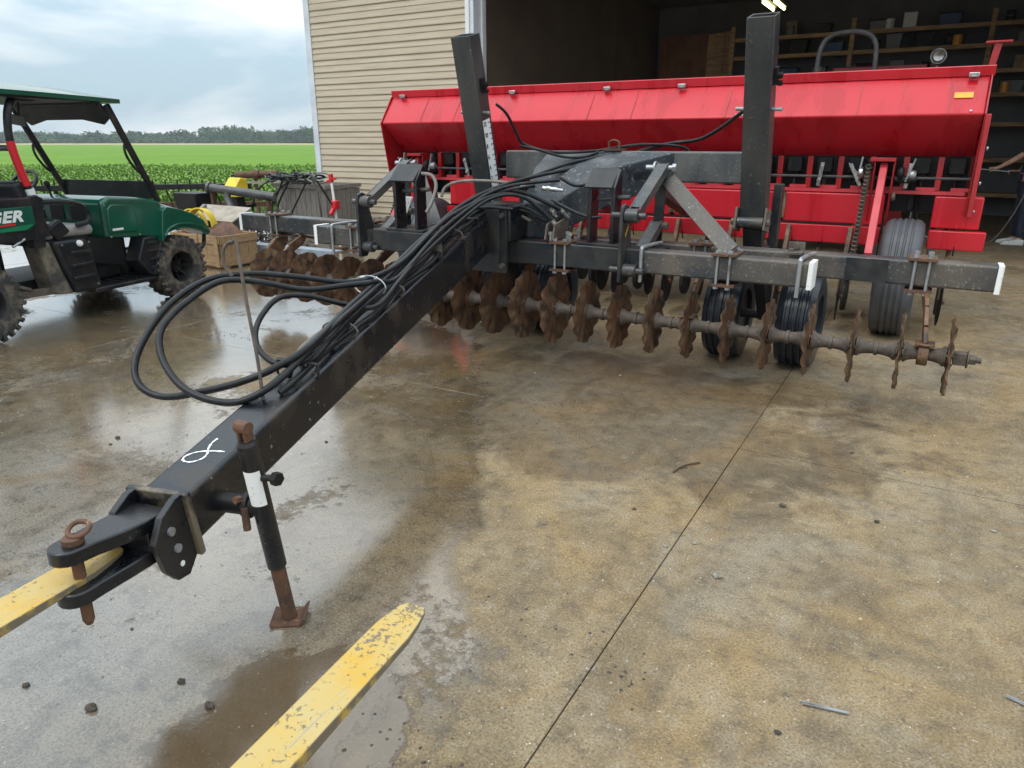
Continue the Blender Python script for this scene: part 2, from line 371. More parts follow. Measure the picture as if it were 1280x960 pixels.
    e = ma('ADD', e, fade(ma('SUBTRACT', big, .5), 1.5)); e = ma('ADD', e, fade(ma('SUBTRACT', fine, .5), .30))
    wet = rng(e, -1.10, -1.20)
    ex = ma('DIVIDE', ma('ADD', PX, 1.75), 1.9); ey = ma('DIVIDE', ma('SUBTRACT', PY, 3.85), 1.15)
    el = ma('ADD', ma('ADD', ma('MULTIPLY', ex, ex), ma('MULTIPLY', ey, ey)), fade(ma('SUBTRACT', mid, .5), 3.2))
    drip = rng(el, 1.1, .6)
    patch = ramp(nt, tex(nt, .75, 7, .64, 1.0, pos), [(.57, g3(0)), (.63, g3(1))])
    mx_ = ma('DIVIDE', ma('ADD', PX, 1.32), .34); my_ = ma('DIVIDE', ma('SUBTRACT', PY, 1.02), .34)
    mud = rng(ma('ADD', ma('ADD', ma('MULTIPLY', mx_, mx_), ma('MULTIPLY', my_, my_)), ma('ADD', fade(ma('SUBTRACT', mid, .5), 2.5), fade(ma('SUBTRACT', fine, .5), 1.2))), 1.0, .88)  # oval mask for a dark reflection, painted into the ground as brown
    damp = ma('MAXIMUM', ma('MAXIMUM', fade(wet, .50), fade(drip, .66)), fade(patch, .40), True)
    pud = ramp(nt, ma('ADD', fade(tex(nt, 1.0, 9, .62, .9, pos), .74), fade(tex(nt, 24, 5, .7, 0, pos), .26)), [(.405, g3(0)), (.450, g3(1))])
    water = ma('MAXIMUM', ma('MULTIPLY', wet, pud), fade(mud, .9))  # puddles, plus the oval (mud) of the painted-in reflection
    c = mixc(nt, fade(mud, .8), c, (.105, .070, .036))  # brown of the painted-in reflection
    c = mixc(nt, fade(damp, .86), c, mixc(nt, 1.0, c, (.40, .345, .28), 'MULTIPLY'))
    L(c, b.inputs['Base Color'])
    r = ma('SUBTRACT', .80, fade(damp, .36)); r = ma('SUBTRACT', r, fade(water, .50))
    r = ma('MAXIMUM', ma('ADD', r, fade(ma('SUBTRACT', fine, .5), .30)), .04)
    L(r, b.inputs['Roughness']); b.inputs['IOR'].default_value = 1.5
    L(fade(water, .95), b.inputs['Coat Weight']); b.inputs['Coat Roughness'].default_value = .035; b.inputs['Coat IOR'].default_value = 1.62
    h = ma('ADD', ma('ADD', fade(fine, .55), fade(grit, .30)), ma('ADD', fade(mid, .5), fade(grain, .16)))
    h = ma('SUBTRACT', ma('MULTIPLY', h, ma('SUBTRACT', 1.0, fade(water, .80))), fade(crack, .15))
    nrm = bumpn(nt, h, .75, .014); L(nrm, b.inputs['Normal'])
    cb = bumpn(nt, ma('ADD', fade(fine, .5), fade(grit, .25)), .16, .006); L(cb, b.inputs['Coat Normal'])
    return m
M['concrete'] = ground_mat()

# soil sheet out to the horizon
soil = pm('farm_soil', (.10, .075, .05), .9, 0, (.15, .12, .085), .6, .4, .6)
b = MB(); b.add([cpt(-2500, -60, -.16), cpt(2500, -60, -.16), cpt(2500, 4000, -.16), cpt(-2500, 4000, -.16)], [(0, 1, 2, 3)])
tag(b.build('ground', soil, smooth=0), None, None, kind='structure')
# concrete yard: a bed with separate poured slabs, joints open between them
yard = MB(); yard.add([(-13.0, -8, -.03), (11, -8, -.03), (11, 19.4, -.03), (-13.0, 19.4, -.03)], [(0, 1, 2, 3)])
yard = yard.build('concrete_yard', 'concretebed', smooth=0); tag(yard, None, None, kind='structure')
XJ = [-12.9, -10.5, -5.62, -.69, 4.25, 10.9]; YJ = [-7.9, -.9, 3.62, 8.2, 10.95, 15.0, 19.3]; g = .0018
for i in range(len(XJ) - 1):
    for j in range(len(YJ) - 1):
        x0, x1, y0, y1 = XJ[i] + g, XJ[i + 1] - g, YJ[j] + g, YJ[j + 1] - g
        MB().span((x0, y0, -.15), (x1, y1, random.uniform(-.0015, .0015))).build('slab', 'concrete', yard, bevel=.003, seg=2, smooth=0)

# ---- farm field beyond the yard
def field_mat(name, a, bcol, c3, sc):
    m, nt, bs, L = new_mat(name)
    pos = N(nt, 'ShaderNodeNewGeometry').outputs['Position']
    c = mixc(nt, ramp(nt, tex(nt, sc, 6, .6, .3, pos), [(.4, g3(0)), (.62, g3(1))]), a, bcol)
    c = mixc(nt, ramp(nt, tex(nt, sc * 14, 5, .7, 0, pos), [(.5, g3(0)), (.64, g3(.6))]), c, c3)
    L(c, bs.inputs['Base Color']); bs.inputs['Roughness'].default_value = .85; bs.inputs['Specular IOR Level'].default_value = .2
    L(bumpn(nt, tex(nt, sc * 30, 5, .7, 0, pos), .8, .25), bs.inputs['Normal'])
    return m
fm = field_mat('far_crop_canopy', (.105, .215, .012), (.135, .245, .016), (.080, .175, .010), .06)
st = field_mat('ripe_stubble', (.36, .28, .15), (.42, .33, .19), (.30, .23, .12), .03)
cl = field_mat('green_soil_cover', (.10, .20, .02), (.13, .24, .03), (.06, .12, .015), .8)
def quad(name, r0, r1, f0, f1, z0, z1, m):
    b = MB(); b.add([cpt(r0, f0, z0), cpt(r1, f0, z0), cpt(r1, f1, z1), cpt(r0, f1, z1)], [(0, 1, 2, 3)])
    return tag(b.build(name, m, smooth=0), None, None, kind='structure')
quad('near_field', -60, 8, 12.6, 36, -.06, .05, cl)
quad('crop_field', -420, 30, 33, 285, .20, .35, fm)
quad('stubble_field', -900, 200, 280, 620, .4, .4, st)

# leafy crop rows, countless plants: one mass
leafm = pm('crop_leaf', (.140, .265, .026), .45, 0, (.20, .335, .045), .35, .4, .62, (.29, .40, .11), 3.0, .58, .7)
b = MB(); rnd = random.Random(3)
for k in range(9000):
    f = 18.5 + 22 * rnd.random() ** 1.2; r = rnd.uniform(-.86, -.10) * f
    f = round(f / .45) * .45 + rnd.uniform(-.1, .1)
    x, y, _ = cpt(r, f); h = rnd.uniform(.20, .34) + .002 * f
    if x > -10.9 and y > 9.9: continue
    for q in range(rnd.randint(5, 7)):
        a = rnd.uniform(0, 6.283); t = rnd.uniform(.35, 1.0); ln = rnd.uniform(.14, .26); w = rnd.uniform(.035, .06)
        dx, dy = math.cos(a), math.sin(a); z = h * t
        p = (x + dx * .02, y + dy * .02, z); mid = (x + dx * ln * .55, y + dy * ln * .55, z + rnd.uniform(.02, .09)); e = (x + dx * ln, y + dy * ln, z - rnd.uniform(-.02, .08))
        b.add([p, (mid[0] - dy * w, mid[1] + dx * w, mid[2]), e, (mid[0] + dy * w, mid[1] - dx * w, mid[2])], [(0, 1, 2), (0, 2, 3)])
tag(b.build('crop_plants', leafm, smooth=0), 'low green crop plants in rows beyond the yard', 'crop', kind='stuff')

# far wood, reads as one mass
treem = pm('far_tree_foliage', (.030, .080, .022), .8, 0, (.058, .125, .034), .08, .4, .6, (.030, .052, .022), .3, .5, .62)
b = MB()
for k in range(560):
    u = rnd.uniform(-140, 470)
    f = rnd.uniform(500, 600); r = (u - 640) / 938 * f
    H = rnd.uniform(7.8, 11.6) * (1.0 if u > 215 else .70) * (1 + .10 * math.sin(u * .05) + .06 * math.sin(u * .17))
    bush = k % 3 == 0
    if bush: H *= .5; f -= 8
    x, y, _ = cpt(r, f); rad = rnd.uniform(3.2, 5.5)
    b.cyl((x, y, 0), (x, y, H * .6), .35, .2, n=5, cap=False)
    for c in range(9):
        a = rnd.uniform(0, 6.283); rr = rad * rnd.random() ** .6; zz = H * rnd.uniform(.10 if bush else .22, .9); cr = rad * rnd.uniform(.32, .55)
        cx, cy = x + math.cos(a) * rr * (1.1 - zz / H * .5), y + math.sin(a) * rr
        for q in range(13):
            d = Vector((rnd.gauss(0, 1), rnd.gauss(0, 1), rnd.gauss(0, 1))).normalized(); c0 = Vector((cx, cy, zz)) + d * cr * rnd.uniform(.5, 1)
            s1 = d.orthogonal().normalized() * cr * rnd.uniform(.30, .5); s2 = d.cross(s1).normalized() * cr * rnd.uniform(.25, .45)
            b.add([c0 - s1, c0 - s2 * .8 + d * .3, c0 + s1, c0 + s2], [(0, 1, 2, 3)])
tag(b.build('far_wood', treem, smooth=0), 'hazy dark green wood along the far edge of the field', 'wood', kind='stuff')
# damp air between the yard and the wood
hz = MB(); p = [cpt(-760, -40), cpt(420, -40), cpt(420, 680), cpt(-760, 680)]
hz.add([(q[0], q[1], -1.4) for q in p] + [(q[0], q[1], 22.0) for q in p], [(3, 2, 1, 0), (4, 5, 6, 7), (0, 1, 5, 4), (1, 2, 6, 5), (2, 3, 7, 6), (3, 0, 4, 7)])
hm = bpy.data.materials.new('damp_air'); hm.use_nodes = True; hn = hm.node_tree; hn.nodes.clear()
ho = N(hn, 'ShaderNodeOutputMaterial'); hv = N(hn, 'ShaderNodeVolumePrincipled'); hv.inputs['Color'].default_value = (.86, .92, 1, 1); hv.inputs['Density'].default_value = .00032; hv.inputs['Anisotropy'].default_value = .2
hn.links.new(hv.outputs['Volume'], ho.inputs['Volume'])
tag(hz.build('haze', hm, smooth=0), 'thin damp haze over the field and yard', 'haze', kind='stuff')
# ================================================================== SHOP BUILDING
BY = 10.3
bld = thing('shop_building', 'cream sided farm shop with white corner trim and wide open doorway', 'building', (-2, 14.8, 0))
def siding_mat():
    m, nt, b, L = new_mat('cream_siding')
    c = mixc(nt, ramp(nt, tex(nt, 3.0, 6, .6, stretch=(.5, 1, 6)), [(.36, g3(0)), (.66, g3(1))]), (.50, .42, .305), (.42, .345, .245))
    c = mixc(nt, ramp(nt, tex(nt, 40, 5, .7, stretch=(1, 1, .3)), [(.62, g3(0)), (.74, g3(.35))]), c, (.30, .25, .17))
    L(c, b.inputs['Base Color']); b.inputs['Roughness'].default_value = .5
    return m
sid = siding_mat()
x0, x1 = -10.055, -6.775
z = .12
proto = None
while z < 4.7:
    if proto is None:
        p = [(BY, z), (BY - .022, z), (BY - .024, z + .012), (BY - .010, z + .104), (BY - .019, z + .107), (BY - .020, z + .116), (BY - .004, z + .199), (BY, z + .199)]
        proto = MB().prism(p, 'x', x0, x1).build('siding_course', sid, bld, smooth=0); zp = WL[proto.name].copy(); z0 = z
    else: dup(proto, bld, zp + Vector((0, 0, z - z0)))
    z += .2
MB().span((x0, BY - .012, 0), (x1, BY, .119)).build('base_flashing', 'trim', bld)
b = MB(); b.span((-10.17, BY - .034, 0), (-10.058, BY + .02, 4.8)); b.span((-10.185, BY - .034, 0), (-10.171, BY + .16, 4.8)); b.build('corner_trim', 'trim', bld, bevel=.004)
MB().span((-6.772, BY - .036, 0), (-6.70, BY + .03, 4.2)).build('door_casing', 'white', bld, bevel=.004)
MB().span((-6.698, BY - .012, 0), (-6.63, BY + .36, 4.2)).build('door_jamb', 'trim', bld, bevel=.004)
MB().span((-6.628, BY + .20, 0), (-6.60, BY + .24, 4.2)).build('door_stop', 'white', bld)
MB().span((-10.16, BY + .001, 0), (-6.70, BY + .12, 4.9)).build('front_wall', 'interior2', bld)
MB().span((-10.17, BY + .165, 0), (-10.05, 19.4, 4.9)).build('side_wall', sid, bld)
MB().span((-6.698, BY - .02, 4.21), (3.0, BY + .3, 5.2)).build('door_header', sid, bld)
MB().span((3.001, BY - .02, 0), (7.0, BY + .2, 5.2)).build('front_wall', sid, bld)
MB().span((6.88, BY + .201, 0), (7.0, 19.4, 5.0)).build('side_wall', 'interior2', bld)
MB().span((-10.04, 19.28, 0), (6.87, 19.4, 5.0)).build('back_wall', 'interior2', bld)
MB().span((-10.5, BY - .6, 5.21), (7.3, 19.9, 5.4)).build('roof', 'trim', bld)
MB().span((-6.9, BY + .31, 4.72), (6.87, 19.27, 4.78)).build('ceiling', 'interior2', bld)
# inside partition: sheet panels with battens
MB().span((-6.90, BY + .365, 0), (-6.80, 19.27, 4.7)).build('partition_wall', 'interior', bld)
ys = [10.67, 13.64, 16.45, 19.2]
for i in range(3):
    MB().span((-6.799, ys[i] + .01, .02), (-6.775, ys[i + 1] - .01, 4.69)).build('wall_panel', 'interior', bld, bevel=.003, smooth=0)
# slatted brown partition standing at the back
part = thing('wood_partition', 'tall brown plank partition in the dark back corner of the shop', 'partition', (-5.6, 18.7, 0))
for i in range(9):
    MB().span((-6.5 + i * .196, 18.65, 0), (-6.5 + i * .196 + .19, 18.69, 3.98 + .02 * (i % 3))).build('plank', 'wood' if i > 5 else 'darkbrown', part, bevel=.003, smooth=0)
MB().span((-6.5, 18.691, 1.0), (-4.74, 18.74, 1.1)).build('rail', 'darkbrown', part); MB().span((-6.5, 18.691, 3.0), (-4.74, 18.74, 3.1)).build('rail', 'darkbrown', part)
# back wall shelving
sh = thing('wall_shelving', 'long lumber shelving along the back wall of the shop', 'shelving', (-.3, 18.8, 0))
SZ = [.5, 1.2, 1.9, 2.47, 2.92, 3.40, 3.79]
for z in SZ: MB().span((-4.7, 18.4, z), (5.4, 18.98, z + .025)).build('shelf_board', 'wood', sh)
for z in SZ: MB().span((-4.7, 18.36, z - .055), (5.4, 18.398, z + .024)).build('edge_rail', 'wood', sh)
for x in (-4.66, -2.1, .45, 2.9, 5.36): MB().span((x - .045, 18.30, 0), (x + .045, 18.358, 4.05)).build('upright', 'wood', sh, bevel=.003)
it = random.Random(5)
def bin_(x, z, w, h, m, label, cat):
    o = thing({'carton': 'carton', 'bin': 'storage_bin'}[cat], label, 'box' if cat == 'carton' else 'bin', (x, 18.66, z), group='containers on the shop shelves')
    if cat == 'carton':
        MB().span((x - w / 2, 18.5, z), (x + w / 2, 18.82, z + h)).build('body', m, o, bevel=.004)
        MB().span((x - w / 2 - .004, 18.496, z + h + .001), (x - .004, 18.824, z + h + .006)).build('flap', m, o); MB().span((x + .004, 18.496, z + h + .001), (x + w / 2 + .004, 18.824, z + h + .006)).build('flap', m, o)
    else:
        b = MB(); b.bar((x, 18.66, z), (x, 18.66, z + h), w * .86, .28, (0, 1, 0), w, .32); b.build('body', m, o, bevel=.008)
        MB().span((x - w / 2 - .01, 18.49, z + h + .001), (x + w / 2 + .01, 18.83, z + h + .02)).build('lid', 'blackmetal', o, bevel=.004)
cnt = {}; ORD = ['first', 'second', 'third', 'fourth', 'fifth', 'sixth', 'seventh']
NM = {'cardboard': 'brown carton', 'greybox': 'grey bin', 'bluebox': 'blue bin', 'white': 'white carton', 'blackmetal': 'black bin'}
row = {3: 'fourth shelf up', 4: 'fifth shelf up', 5: 'sixth shelf up', 6: 'top shelf'}
for si in (3, 4, 5, 6):
    z = SZ[si] + .026; x = -4.3 + it.random() * .4
    while x < 1.6:
        w = it.uniform(.22, .42); h = it.uniform(.16, .30) if si != 3 else it.uniform(.2, .36)
        m = it.choice(['cardboard', 'greybox', 'blackmetal', 'bluebox', 'white', 'blackmetal', 'greybox'])
        if all(abs(x - q) > w / 2 + .1 for q in (-4.66, -2.1, .45)):
            cnt[(si, m)] = cnt.get((si, m), 0) + 1
            bin_(x, z, w, h, m, '%s %s from the left on the %s of the back wall shelving' % (ORD[cnt[(si, m)] - 1], NM[m], row[si]), 'carton' if m in ('cardboard', 'white') else 'bin')
        x += w + it.uniform(.12, .55)
tin = MB(); tin.lathe([(0, 0), (.085, 0), (.085, .19), (.079, .19), (.079, .183), (0, .183)], (0, 0, 0), (0, 0, 1), 20, False); TC = [('white', 'white'), ('blackmetal', 'black'), ('orange', 'amber'), ('greybox', 'grey')]
for k, (x, si) in enumerate(((-3.72, 5), (-1.62, 5), (-.12, 5), (.98, 5), (-2.74, 4), (-.62, 4), (1.18, 4), (-3.42, 6), (-1.42, 6), (.72, 6), (.86, 3), (1.5, 3))):
    z = SZ[si] + .026; m, nm = TC[k % 4]
    o = thing('paint_tin', '%s round tin in front of the boxes on the %s, number %s along' % (nm, row[si], ['one', 'two', 'three', 'four'][k % 4]) if False else '%s round tin near the %s of the %s' % (nm, 'left end' if x < -2.5 else 'middle' if x < .3 else 'right end', row[si]), 'tin', (x, 18.45, z), group='tins on the shop shelves')
    t = MB(); t.v = [v + Vector((x, 18.49, z)) for v in tin.v]; t.f = list(tin.f); t.build('body', m, o); b = MB(); b.tube([(x - .086, 18.49, z + .16), (x - .06, 18.42, z + .10), (x, 18.40, z + .08), (x + .06, 18.42, z + .10), (x + .086, 18.49, z + .16)], .003, 5); b.build('bail_handle', 'galv', o)
# fluorescent strips
lampm, nt, bs, L = new_mat('lit_tube'); bs.inputs['Emission Color'].default_value = (1, .84, .36, 1); bs.inputs['Emission Strength'].default_value = 4.0
for i, (x, nm) in enumerate(((-3.62, 'left'), (-3.40, 'right'))):
    o = thing('fluorescent_lamp', '%s one of two lit yellowish strip lamps under the shop ceiling' % nm, 'lamp', (x, 16.9, 4.25), group='lit strip lamps in the shop')
    MB().span((x - .05, 16.3, 4.24), (x + .05, 17.45, 4.29)).build('housing', 'trim', o, bevel=.005)
    MB().cyl((x, 16.36, 4.20), (x, 17.39, 4.20), .026, n=10).build('tube', lampm, o)
    for y in (16.5, 17.2): MB().cyl((x, y, 4.291), (x, y, 4.72), .006, n=6).build('hanger', 'galv', o)

# tractor inside, roll hoop showing above the drill
tr = thing('tractor', 'tractor with black roll hoop parked in the dark doorway behind the drill', 'tractor', (-1.35, 11.6, 0))
b = MB(); hoop = [(-1.73, 11.5, 1.0), (-1.73, 11.5, 1.8), (-1.72, 11.5, 2.55), (-1.68, 11.5, 2.82), (-1.56, 11.5, 2.93), (-1.36, 11.5, 2.955), (-1.16, 11.5, 2.93), (-1.03, 11.5, 2.82), (-.99, 11.5, 2.55), (-.98, 11.5, 1.8), (-.98, 11.5, 1.0)]
b.tube(hoop, .033, 10); b.build('roll_hoop', 'mesh', tr)
MB().span((-1.75, 11.2, .75), (-.96, 11.7, 1.0)).build('axle_housing', 'blackmetal', tr, bevel=.03)
b = MB(); b.prism([(11.9, .75), (11.9, 1.35), (12.2, 1.5), (13.4, 1.42), (13.6, 1.2), (13.6, .7)], 'x', -1.62, -1.08); b.build('hood', 'red2', tr, bevel=.05, seg=3)
MB().span((-1.6, 11.25, 1.01), (-1.1, 11.7, 1.14)).build('seat', 'bplastic', tr, bevel=.03); MB().span((-1.6, 11.12, 1.14), (-1.1, 11.24, 1.55)).build('seat_back', 'bplastic', tr, bevel=.03)
b = MB(); b.lathe([(.17, -.012), (.195, -.012), (.195, .012), (.17, .012)], (-1.35, 11.86, 1.62), (0, .4, .9), 20); b.bar((-1.53, 11.86, 1.62), (-1.17, 11.86, 1.62), .02, .012); b.cyl((-1.35, 11.86, 1.62), (-1.35, 12.0, 1.35), .02); b.build('steering_wheel', 'bplastic', tr)
for (x, y, r, w) in ((-1.9, 11.45, .62, .34), (-.8, 11.45, .62, .34), (-1.72, 13.2, .38, .22), (-.98, 13.2, .38, .22)):
    t = MB().lathe([(r * .5, -w / 2), (r * .9, -w / 2), (r, -w * .35), (r, w * .35), (r * .9, w / 2), (r * .5, w / 2)], (x, y, r), (1, 0, 0), 28).build('wheel', 'rubber', tr)
    MB().lathe([(.05, -w * .2), (r * .5, -w * .3), (r * .5, w * .3), (.05, w * .2)], (x, y, r), (1, 0, 0), 20).build('rim', 'white', t)
for x0, x1 in ((-2.09, -1.76), (-.95, -.62)):
    b = MB(); b.prism([(10.75, 1.1), (10.95, 1.33), (11.45, 1.42), (11.8, 1.34), (11.8, 1.30), (11.45, 1.37), (10.98, 1.29), (10.8, 1.08)], 'x', x0, x1); b.build('fender', 'red2', tr)
# dark red machine panel and round work light further in
o = thing('cabinet', 'dark red metal cabinet standing inside the shop behind the roll hoop', 'cabinet', (-1.1, 14.4, 0))
MB().span((-1.85, 14.1, .08), (-.45, 14.7, 2.73)).build('body', 'red2', o, bevel=.01)
for x0, x1 in ((-1.83, -1.16), (-1.14, -.47)):
    d = MB().span((x0, 14.075, .12), (x1, 14.098, 2.70)).build('door', 'red2', o, bevel=.006); MB().cyl((x1 - .06 if x0 < -1.5 else x0 + .06, 14.05, 1.2), (x1 - .06 if x0 < -1.5 else x0 + .06, 14.05, 1.5), .012).build('handle', 'chrome', d)
o = thing('work_light', 'round silver work light on a thin stand beside the red cabinet', 'lamp', (-.30, 13.6, 0))
b = MB(); b.cyl((-.30, 13.6, .03), (-.30, 13.6, 2.66), .016)
for a in range(3): b.bar((-.30, 13.6, .25), (-.30 + .4 * math.cos(a * 2.1), 13.6 + .4 * math.sin(a * 2.1), .01), .02, .02)
b.build('stand', 'galv', o)
b = MB(); b.lathe([(.02, .05), (.075, .03), (.105, -.03), (.11, -.05), (.10, -.05), (.07, .015), (.0, .03)], (-.30, 13.58, 2.79), (0, 1, .1), 24, False); b.build('reflector', 'chrome', o)
b = MB(); b.cyl((-.30, 13.6, 2.66), (-.30, 13.6, 2.70), .02); b.tube([(-.30, 13.6, 2.68), (-.30, 13.64, 2.72), (-.30, 13.63, 2.79)], .01, 6); b.build('bracket', 'blackmetal', o)
# ================================================================== COULTER CART
cart = thing('coulter_cart', 'long black coulter toolbar cart with rusty wavy discs and sloping tongue', 'farm implement', (-2.4, 4.9, 0))
C = cart
M['postpaint'] = pm('dusty_black_post_paint', (.022, .025, .028), .34, 0, (.062, .060, .053), 3.0, .40, .68, (.20, .18, .15), 60, .62, .72, .25, 80, r2=.55, stretch=(1, 1, .4))
M['mudplate'] = pm('mud_smeared_black_plate', (.008, .009, .011), .4, 0, (.15, .12, .08), 9, .46, .60, bump=.3)
# two toolbars
b = MB(); b.span((-6.01, 4.94, .716), (.41, 5.092, .868)); rearbar = b.build('rear_toolbar', 'greysteel', C, bevel=.014, seg=3)
b = MB(); b.span((-4.58, 4.53, .716), (-.556, 4.682, .868)); frontbar = b.build('front_toolbar', 'greysteel', C, bevel=.014, seg=3)
def tape(x0, x1, y0, y1, par, side):
    b = MB(); e = .0025
    b.span((x0, y0 - e - .001, .708), (x1, y0 - e, .872)); b.span((x0, y0 - e, .8695), (x1, y1, .8695 + e))
    xe = x1 + .001 if side > 0 else x0 - .001 - e
    b.span((xe, y0 - e, .708), (xe + e, y1, .872))
    b.build('marker_tape', 'whitemark', par)
tape(-.582, -.556, 4.53, 4.682, frontbar, 1); tape(.385, .41, 4.94, 5.092, rearbar, 1); tape(-4.58, -4.548, 4.53, 4.682, frontbar, -1); tape(-6.01, -5.975, 4.94, 5.092, rearbar, -1)
# darker centre section of the front bar round the tongue
b = MB(); b.span((-3.95, 4.522, .709), (-1.62, 4.69, .875)); b.build('center_sleeve', 'black2', C, bevel=.012, seg=3)
b = MB(); b.span((-.42, 4.934, .72), (-.18, 4.9395, .862)); b.build('patch_plate', 'black2', C)

# U-bolt clamps
def ubolt_mesh():
    b = MB()
    for dx in (0.,):
        b.tube([(dx, -.089, -.118), (dx, .089, -.118)], .0085, 8, smooth=1)
        b.tube([(dx, -.089, -.12), (dx, -.089, .10), ], .0085, 8, smooth=1); b.tube([(dx, .089, -.12), (dx, .089, .10)], .0085, 8, smooth=1)
        for dy in (-.089, .089): b.hexnut((dx, dy, .098), .017, .018); b.hexnut((dx, dy, -.128), .017, .016)
    return b
def uplate_mesh(top=True):
    b = MB(); b.span((-.075, -.11, .080), (.075, .11, .094)); b.span((-.075, -.105, -.112), (.075, .105, -.098)); return b
ub = ubolt_mesh(); proto_u = ub.build('u_bolt', 'galv', C); up_ = uplate_mesh().build('clamp_plate', 'rust', C)
cu0, cp0 = WL[proto_u.name].copy(), WL[up_.name].copy()
first = True
for (x, yb) in ((0.0, 5.016), (-1.08, 4.606), (-2.22, 4.606), (-4.12, 4.606), (-5.52, 5.016), (-1.35, 5.016), (-3.05, 5.016), (-4.3, 5.016)):
    if first:
        proto_u.location = cu0 + Vector((x - .038, yb, .792)) - WL[C.name]; dup(proto_u, C, cu0 + Vector((x + .038, yb, .792))); up_.location = cp0 + Vector((x, yb, .792)) - WL[C.name]; first = False
    else: dup(proto_u, C, cu0 + Vector((x - .038, yb, .792))); dup(proto_u, C, cu0 + Vector((x + .038, yb, .792))); dup(up_, C, cp0 + Vector((x, yb, .792)))
# bent single rods
for x, y in ((-.63, 4.606), (-4.36, 4.606), (-1.62, 4.606)):
    b = MB(); b.tube([(x, y - .092, .66), (x, y - .092, .86), (x, y - .085, .882), (x, y - .05, .888), (x + .02, y + .1, .892), (x + .04, y + .19, .892)], .013, 8, smooth=3); b.build('bent_rod', 'galv', C)
for x in (-.72, -4.05):
    b = MB(); b.span((x - .05, 4.80, .872), (x + .05, 4.93, .885)); b.span((x - .05, 4.915, .885), (x + .05, 4.928, .94)); b.hexnut((x, 4.914, .915), .02, .02, (0, -1, 0)); b.hexnut((x - .02, 4.85, .885), .018, .02); b.build('stop_bracket', 'mudgrey', C)

# ---- tongue: box beam from the hitch plate up to the frame flange
T0, T1 = Vector((-1.871, 1.142, .464)), Vector((-2.815, 4.36, .915))
tg = MB(); tg.bar(T0, T1, .17, .168, (0, 0, 1), .19, .255); tongue = tg.build('tongue', 'tonguepaint', C, bevel=.016, seg=3)
td = (T1 - T0).normalized(); tx = td.cross(Vector((0, 0, 1))).normalized(); tz = tx.cross(td)
def tp(t, sx=0., h=0.):                      # point on the tongue: t along, sx to its right, h above its top face
    half = .084 + .0435 * t
    return T0 + (T1 - T0) * t + tx * sx + tz * (half + h)
def rotm(): return Matrix((tx, td, tz)).transposed()
RM = rotm()
# hitch plate, cheek plates, clevis
b = MB(); b.box(T0 - td * .012 + tz * -.002, (.212, .022, .225), RM); b.build('hitch_plate', 'mudplate', C, bevel=.006)
for sx in (-.078, .078):
    poly = [(-.023, .110), (-.023, -.110), (-.07, -.148), (-.118, -.132), (-.152, -.075), (-.165, .03), (-.115, .09), (-.05, .112)]
    b = MB(); b.prism(poly, 'x', -.011, .011)
    b.v = [T0 + tx * (v.x + sx) + td * v.y + tz * v.z for v in b.v]
    ck = b.build('cheek_plate', 'black', C, bevel=.003)
    for (yy, zz, mm) in ((-.10, .035, 'galv'), (-.093, -.03, 'galv')):
        p = T0 + tx * (sx + (.012 if sx > 0 else -.012)) + td * yy + tz * zz
        MB().cyl(p, p + tx * (.008 if sx > 0 else -.008), .0135, n=14).build('pin_end', mm, ck)
    p = T0 + tx * (sx + (.012 if sx > 0 else -.012)) + td * -.09 + tz * -.09
    MB().lathe([(.0, 0), (.009, 0), (.009, .002), (.0, .002)], p, tx if sx > 0 else -tx, 14).build('bolt_hole_rim', 'whitemark', ck)
b = MB(); wl_ = [T0 + tx * x * .945 + tz * z * .945 + td * .004 for x, z in ((-.09, -.089), (-.045, -.091), (0, -.09), (.045, -.091), (.09, -.089), (.092, -.045), (.091, 0), (.092, .045), (.09, .089), (.045, .091), (0, .09), (-.045, .091), (-.09, .089), (-.092, .045), (-.091, 0), (-.092, -.045))]; b.tube(wl_, .0065, 6, closed=True, smooth=3); b.build('weld_bead', 'black2', C)
hd = Vector((-.15, .985, -.02)).normalized(); hx = hd.cross(Vector((0, 0, 1))).normalized(); hz_ = hx.cross(hd)
HM = Matrix((hx, hd, hz_)).transposed()
def jaw(zc, dz_tip, name):
    o0 = T0 + hd * -.03 + hz_ * zc; n = 10; top = []; bot = []
    sec = [(-.02, .066, 0), (-.10, .066, 0), (-.17, .062, .25), (-.25, .05, .8), (-.29, .048, 1.0)]
    out = []
    for y, w, f in sec: out.append((y, w, f))
    pts = [(w, y, f) for y, w, f in out]
    for k in range(1, 8):
        a = k / 8 * math.pi; pts.append((.048 * math.cos(a), -.29 - .05 * math.sin(a), 1.0))
    pts += [(-w, y, f) for y, w, f in reversed(out)]
    b = MB(); m = len(pts); P = []
    for s in (-.021, .021):
        for x, y, f in pts: P.append(o0 + hx * x + hd * y + hz_ * (s + f * dz_tip))
    b.add(P, [tuple(range(m)), tuple(reversed(range(m, 2 * m)))] + [(i, i + m, (i + 1) % m + m, (i + 1) % m) for i in range(m)])
    return b.build(name, 'black', C, bevel=.005)
jt = jaw(.045, .012, 'clevis_jaw'); jb = jaw(-.055, -.012, 'clevis_jaw')
b = MB(); b.box(T0 + hd * -.085 + hz_ * -.005, (.13, .10, .064), HM); b.build('clevis_block', 'black', C, bevel=.004)
HP = T0 + hd * -.305
for sgn in (1,):
    b = MB(); b.lathe([(.014, 0), (.026, 0), (.026, .002), (.014, .002)], HP + hz_ * (.045 + .012 + .0185), hz_, 16); b.build('slot_rim', 'blackmetal', jt)
